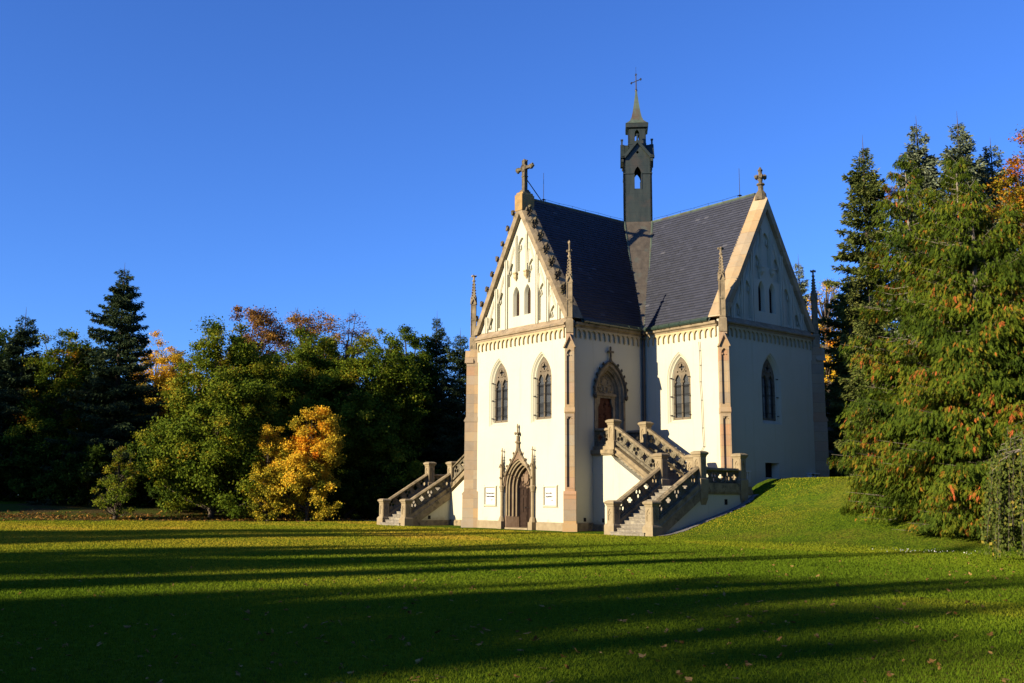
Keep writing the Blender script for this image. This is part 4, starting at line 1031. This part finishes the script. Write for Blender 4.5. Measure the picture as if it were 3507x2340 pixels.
place(broadleaf('mixed_tree', 34, hh(120, 775, 93), 3.8, 1.5, MAPLE, (.42, .13, .16), 110, 210, .25), 125, 93, 'dark tree with yellow patches just left of the tall spruce', group=WOOD)
place(conifer('spruce_tree', 12, hh(45, 755, 94), 4.4, NEEDLE, (.4, .15, .1), gap=.4, nb=7, droop=.3, power=.7, spray=.6), 42, 94, 'dark blunt topped spruce at the far left edge of the wood', group=WOOD)
sp = conifer('spruce_tree', 13, hh(1000, 716, 92), 3.7, NEEDLE, (.5, .15, .1), gap=.34, nb=8, droop=.3, power=.68, spray=.5)
place(sp, 1000, 92, 'slender pointed spruce, taller of the pair left of the chapel', group=WOOD)
place(conifer('spruce_tree', 14, hh(1057, 757, 88), 3.8, NEEDLE, (.52, .15, .1), gap=.34, nb=8, droop=.3, power=.62, spray=.5), 1055, 88, 'dark spruce right beside the chapel side buttress', group=WOOD)
place(broadleaf('dark_tree', 35, hh(940, 752, 90), 3.1, 1.5, MAPLE, (.28, .1, .08), 130, 220, .26, shape=.7), 938, 90, 'narrow dark green tree with a pointed top before the slender spruce', group=WOOD)
# second row, showing above the first
place(broadleaf('golden_birch', 41, hh(352, 786, 104), 4.0, 4, GOLD, (.42, .13, .1), 90, 170, .25), 350, 104, 'yellow birch glowing behind the tall spruce', group=WOOD)
place(broadleaf('copper_beech', 42, hh(560, 708, 97), 5.0, 3, RUST, (.5, .16, .12), 120, 190, .27), 562, 97, 'rust brown domed tree behind the broad sunlit maple', group=WOOD)
place(broadleaf('copper_beech', 43, hh(700, 700, 101), 5.6, 3, RUST, (.68, .16, .14), 110, 150, .27, twig=True), 702, 101, 'thinning orange brown tree, highest behind the golden maple', group=WOOD)
place(broadleaf('bare_tree', 44, hh(790, 705, 103), 3.8, 4, PINK, (.5, .18, .12), 70, 90, .22, shape=.6, twig=True), 790, 103, 'half bare mauve brown tree with upright twigs', group=WOOD)
place(broadleaf('olive_tree', 45, hh(868, 770, 100), 5.0, 3, MAPLE, (.66, .12, .12), 90, 150, .26, twig=True), 868, 100, 'olive gold thin crowned tree behind the second green maple', group=WOOD)
# deep shade of the wood: filler trees behind, all of them whole
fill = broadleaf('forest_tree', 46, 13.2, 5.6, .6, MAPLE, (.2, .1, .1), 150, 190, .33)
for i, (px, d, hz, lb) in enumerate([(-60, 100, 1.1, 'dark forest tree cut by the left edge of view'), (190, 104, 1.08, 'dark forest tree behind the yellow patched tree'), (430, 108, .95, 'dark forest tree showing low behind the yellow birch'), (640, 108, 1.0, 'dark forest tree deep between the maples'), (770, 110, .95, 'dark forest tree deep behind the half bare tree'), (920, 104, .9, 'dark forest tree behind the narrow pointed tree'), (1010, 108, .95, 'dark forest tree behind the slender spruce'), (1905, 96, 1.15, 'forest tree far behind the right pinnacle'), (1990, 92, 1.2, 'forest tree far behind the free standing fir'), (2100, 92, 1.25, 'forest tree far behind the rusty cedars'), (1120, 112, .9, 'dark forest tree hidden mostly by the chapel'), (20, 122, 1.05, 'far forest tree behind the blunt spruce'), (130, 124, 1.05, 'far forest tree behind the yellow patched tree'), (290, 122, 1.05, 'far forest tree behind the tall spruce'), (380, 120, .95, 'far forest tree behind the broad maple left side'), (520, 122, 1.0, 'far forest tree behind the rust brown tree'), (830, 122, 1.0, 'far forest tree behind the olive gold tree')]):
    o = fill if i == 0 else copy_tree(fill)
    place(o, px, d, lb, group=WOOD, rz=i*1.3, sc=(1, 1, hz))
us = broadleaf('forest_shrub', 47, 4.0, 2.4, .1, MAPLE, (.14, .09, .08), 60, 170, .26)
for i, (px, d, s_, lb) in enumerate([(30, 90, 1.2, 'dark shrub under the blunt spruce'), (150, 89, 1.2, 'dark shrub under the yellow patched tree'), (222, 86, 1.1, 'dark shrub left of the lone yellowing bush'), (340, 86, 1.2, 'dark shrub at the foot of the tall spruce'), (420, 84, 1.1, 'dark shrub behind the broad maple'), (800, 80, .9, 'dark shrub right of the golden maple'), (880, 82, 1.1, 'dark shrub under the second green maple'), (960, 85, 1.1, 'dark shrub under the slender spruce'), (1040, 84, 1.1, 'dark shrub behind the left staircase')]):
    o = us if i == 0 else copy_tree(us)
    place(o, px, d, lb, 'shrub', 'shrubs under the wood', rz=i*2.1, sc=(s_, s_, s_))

# right-hand side
place(conifer('spruce_tree', 15, hh(2012, 330, 70), 5.0, OLIVEN, (.42, .16, .1), gap=.42, nb=7, droop=.12, power=.82, spray=.66, flat=.6), 2012, 70, 'tall green fir standing free against the sky', group=TALL)
place(conifer('spruce_tree', 16, hh(2145, 300, 66), 4.6, BLUEN, (.5, .16, .08), gap=.42, nb=8, droop=.1, power=.8, spray=.66, flat=.7), 2143, 66, 'grey green fir behind the cedars, highest crown on the right', group=TALL)
place(conifer('spruce_tree', 17, hh(2240, 303, 66), 4.6, BLUEN, (.42, .16, .08), gap=.42, nb=8, droop=.1, power=.78, spray=.66, flat=.7), 2242, 66, 'grey green fir behind the cedars, nearest the orange maple', group=TALL)
place(conifer('spruce_tree', 18, hh(1847, 595, 92), 3.2, BLUEN, (.5, .15, .08), gap=.42, nb=7, droop=.15, power=.7, spray=.6), 1847, 92, 'distant fir peeking over the chapel right gable slope', group=TALL)
place(conifer('spruce_tree', 19, hh(1950, 650, 63), 1.8, OLIVEN, (.5, .17, .1), gap=.36, nb=8, droop=.25, power=.55, spray=.5), 1962, 63, 'olive green conifer filling the gap between chapel and cedars', group=TALL)
place(conifer('spruce_tree', 20, hh(1995, 700, 57), 2.2, OLIVEN, (.4, .17, .1), gap=.36, nb=8, droop=.25, power=.5, spray=.5), 2010, 57, 'dark olive conifer pressed against the left side of the cedars', group=TALL)
place(conifer('spruce_tree', 25, hh(2320, 372, 68), 4.6, BLUEN, (.4, .16, .08), gap=.42, nb=8, droop=.1, power=.75, spray=.66, flat=.7), 2318, 68, 'dark fir half hidden behind the orange maple', group=TALL)
place(broadleaf('golden_birch', 51, hh(1900, 622, 88), 2.6, 8, GOLD, (.45, .13, .1), 40, 90, .22, twig=True), 1903, 88, 'thin yellow crown showing beside the right pinnacle', group=TALL)
place(broadleaf('orange_maple', 52, hh(2385, 360, 60), 3.4, 5, MAPLE, (.72, .1, .13), 120, 210, .2, top=.5), 2408, 60, 'orange maple crown at the upper right edge', group=TALL)
place(cedar('cedar_tree', 61, hh(2105, 375, 44.5), 4.25, (.36, .12, .09), ((-.3, .3, 1), (1.3, -.4, .86)), 720000), 2118, 44.5, 'big drooping cedar with rusty patches beside the chapel bank', group='rusty cedars on the right')
place(cedar('cedar_tree', 62, hh(2225, 395, 42), 3.9, (.35, .12, .09), ((0, 0, 1), (.9, -.8, .9)), 640000), 2232, 42, 'big drooping cedar with rusty patches in the middle of its clump', group='rusty cedars on the right')
place(cedar('cedar_tree', 63, hh(2330, 520, 41), 3.4, (.33, .12, .09), ((0, 0, 1),), 360000), 2348, 41, 'darker drooping cedar behind the weeping birch', group='rusty cedars on the right')
place(weeping('weeping_birch', 71, hh(2375, 985, 33), 1.5), 2392, 33, 'small weeping birch with hanging yellow green strands')
# tall trees standing behind the viewpoint; their shadows stripe the lawn
sa = Vector((math.sin(SUN_AZ), math.cos(SUN_AZ), 0)); ea = Vector((math.cos(SUN_AZ), -math.sin(SUN_AZ), 0))
PARK = 'park trees south of the lawn'
def caster(src, c, tip, H0, H, wid, label, rz):
    """tree of height H whose shadow tip falls at (c, tip) in sun-aligned ground coordinates"""
    o = copy_tree(src); s = tip-H/math.tan(SUN_EL); p = ea*c+sa*s
    o.location = (p.x, p.y, 0); o.rotation_euler = (0, 0, rz); o.scale = (wid, wid, H/H0); tag(o, label, 'tree', PARK)
    return o
bl = next(o for o in bpy.data.objects if o.name.startswith('maple_tree') and o.get('label', '').startswith('broad green')); HB = hh(500, 765, 79)
HS = hh(1000, 716, 92); HG = hh(265, 640, 90)
for src, c, tip, H0, H, wid, rz in [
    (bl, 6.5, -14, HB, 25, .7, .3), (bl, .5, -16, HB, 24, 1.15, 1.3), (bl, -4.5, -28, HB, 22, .8, 4.3),
    (bl, 17.3, -21.5, HB, 24, .62, .9), (bl, 33.9, -27, HB, 24, .72, 1.1), (sp, 19.3, -14, HS, 25, .9, .9),
    (bl, 27.9, -10, HB, 27, .25, .2), (bl, 24.0, -21, HB, 24, .78, 2.2), (bl, 23.2, -25, HB, 22, .55, 3.0),
    (bl, 37.0, -16, HB, 28, .3, .5), (bl, 35.4, -26, HB, 25, .9, 5.1), (bl, 36.5, -31, HB, 25, 1.0, .7), (bl, 40.0, -20, HB, 28, .14, 1.4), (bl, 42.7, -27, HB, 28, .12, 3.3),
    (bl, 46.0, -29, HB, 24, .62, 2.7), (bl, 41.5, -31.5, HB, 25, .85, 3.7), (bl, 39.2, -29, HB, 25, .55, 2.9), (bl, 48.5, -27, HB, 25, .9, 1.9),
    (bl, -37.5, 8, HB, 27, 1.1, .4), (bl, -45, 10, HB, 28, 1.3, 2.4), (bl, -54, 12, HB, 28, 1.5, 1.7)]:
    caster(src, c, tip, H0, H, wid, 'tall park tree south of the lawn whose shadow falls across the grass', rz)

for i in range(22):                          # unseen trees added on the east and south-east to hold back sky light
    x, y = [(74+5*(i % 2), -62+i*8.2), (60+(i-14)*6, -84-5*(i % 2))][i >= 14]
    o = copy_tree(bl); o.location = (x, y, 0); o.rotation_euler = (0, 0, i*1.9); o.scale = (1.15, 1.15, 1.75); tag(o, 'unseen tall tree added east of the lawn to block sky light', 'tree', 'unseen trees added to block the eastern sky')
for i in range(16):                          # unseen lower row added to cover the bright southern sky
    o = copy_tree(bl); p = ea*(-52+i*9.5)+sa*(-128-6*(i % 3)); o.location = (p.x, p.y, 0); o.rotation_euler = (0, 0, i*2.3); o.scale = (1.2, 1.2, 1.25); tag(o, 'unseen tree added far south to block low sky light', 'tree', 'unseen trees added to block the southern sky')
# ------------------------------------------------------------------ grass blades, fallen leaves, daisies
r = np.random.default_rng(77)
def sector(n, d0, d1, pw, half=.68):
    u = r.random(n); e = 2-pw; d = (d0**e+u*(d1**e-d0**e))**(1/e) if abs(e) > 1e-6 else d0*(d1/d0)**u
    a = YAW+r.uniform(-half, half, n); return CAM.x+np.sin(a)*d, CAM.y+np.cos(a)*d, d
def not_built(x, y): return ~((np.abs(x) < 12.0) & (y > -12.1)) & ~((np.hypot(x-CAM.x, y-CAM.y) > 75+1.5*np.sin(x*.9)) & (np.arctan2(x-CAM.x, y-CAM.y)-YAW < -.13))
n = 900000; x, y, d = sector(n, 5.5, 84, 1.7); k = not_built(x, y); x, y, d = x[k], y[k], d[k]; n = len(x)
P = np.column_stack([x, y, hgt(x, y)-.005]); hgrass = r.uniform(.02, .048, n)*(1+.009*d); wgr = (.003+.0008*d)*r.uniform(.7, 1.3, n)
lean = r.normal(0, .5, (n, 3)); lean[:, 2] = 1; az = r.uniform(0, 6.28, n)
Sd = np.column_stack([np.cos(az), np.sin(az), 0*az])*wgr[:, None]*.5
V = np.stack([P-Sd, P+Sd, P+lean*hgrass[:, None]], 1).reshape(-1, 3)
GRASS = m_leaf('grass_blade', [(0, (.036, .074, .006)), (.4, (.1, .152, .009)), (.65, (.165, .19, .013)), (.9, (.31, .25, .02)), (1, (.38, .26, .03))], .3, rough=1, spec=0)
dry = smooth(26, 8, x)*smooth(6, -8, y); t_ = np.clip(r.normal(.36, .055, n)+.4*dry+.1*np.sin(x*.22+2*np.sin(y*.3))+.16*(np.sin(x*.35)+np.sin(y*.9+x*.12)+np.sin(x*.16-y*.31) > 1.15), 0, 1)
g = mesh_np('grass', V, np.arange(n*3).reshape(-1, 3), GRASS, None, t_); tag(g, 'short mown grass blades over the whole lawn', 'grass', kind='stuff')
n = 2300; x, y, d = sector(n, 6, 62, 1.1, .5); w = np.clip((x-16)/20, .06, 1); k = (r.random(n) < w) & not_built(x, y); x, y = x[k], y[k]; n = len(x)
P = np.column_stack([x, y, hgt(x, y)+r.uniform(.02, .045, n)]); LEAFF = m_leaf('dry_leaf', [(0, (.1, .05, .015)), (.6, (.26, .14, .04)), (1, (.36, .23, .08))], .2)
N3 = unit(r, n)*.6+np.array([0, 0, 1]); D3 = unit(r, n)*np.array([1, 1, .35]); L3 = r.uniform(.04, .1, n)
A = [quads(P, D3, N3, L3, L3*.6), quads(P+r.normal(0, .008, (n, 3)), D3*.6+np.cross(N3, D3)*.8, N3, L3*.75, L3*.5), quads(P+r.normal(0, .008, (n, 3)), D3*.6-np.cross(N3, D3)*.8, N3, L3*.75, L3*.5)]
V = np.concatenate([q[0] for q in A]); F = np.arange(len(V)).reshape(-1, 4); n = len(F)
tag(mesh_np('fallen_leaves', V, F, LEAFF, None, r.random(n)), 'dry orange leaves scattered over the grass', 'leaves', kind='stuff')
n = 7000; q = np.array([spot(-100, 80), spot(60, 79), spot(300, 78), spot(500, 78), spot(700, 77), spot(830, 81)]); t = r.uniform(0, 5, n); X = np.interp(t, range(6), q[:, 0])+r.normal(0, 1.6, n); Y = np.interp(t, range(6), q[:, 1])+r.normal(0, 1.2, n)
P = np.column_stack([X, Y, hgt(X, Y)+.03]); V, F = quads(P, unit(r, n)*np.array([1, 1, .5]), unit(r, n)*.6+np.array([0, 0, 1]), r.uniform(.1, .2, n), r.uniform(.1, .18, n))
tag(mesh_np('leaf_litter', V, F, RUST, None, r.random(n)), 'brown fallen leaves under the edge of the wood', 'leaves', kind='stuff')
n = 55; cx, cy = spot(2105, 36.5); X = cx+r.normal(0, .8, n); Y = cy+r.normal(0, .7, n); P = np.column_stack([X, Y, hgt(X, Y)+.09])
V, F = quads(P, unit(r, n)*np.array([1, 1, .2]), np.array([[0, -.7, .7]])+unit(r, n)*.3, r.uniform(.025, .05, n), r.uniform(.025, .05, n))
tag(mesh_np('daisies', V, F, WHITE, None, r.random(n)), 'patch of white daisies in the lawn before the cedars', 'flowers', kind='stuff')
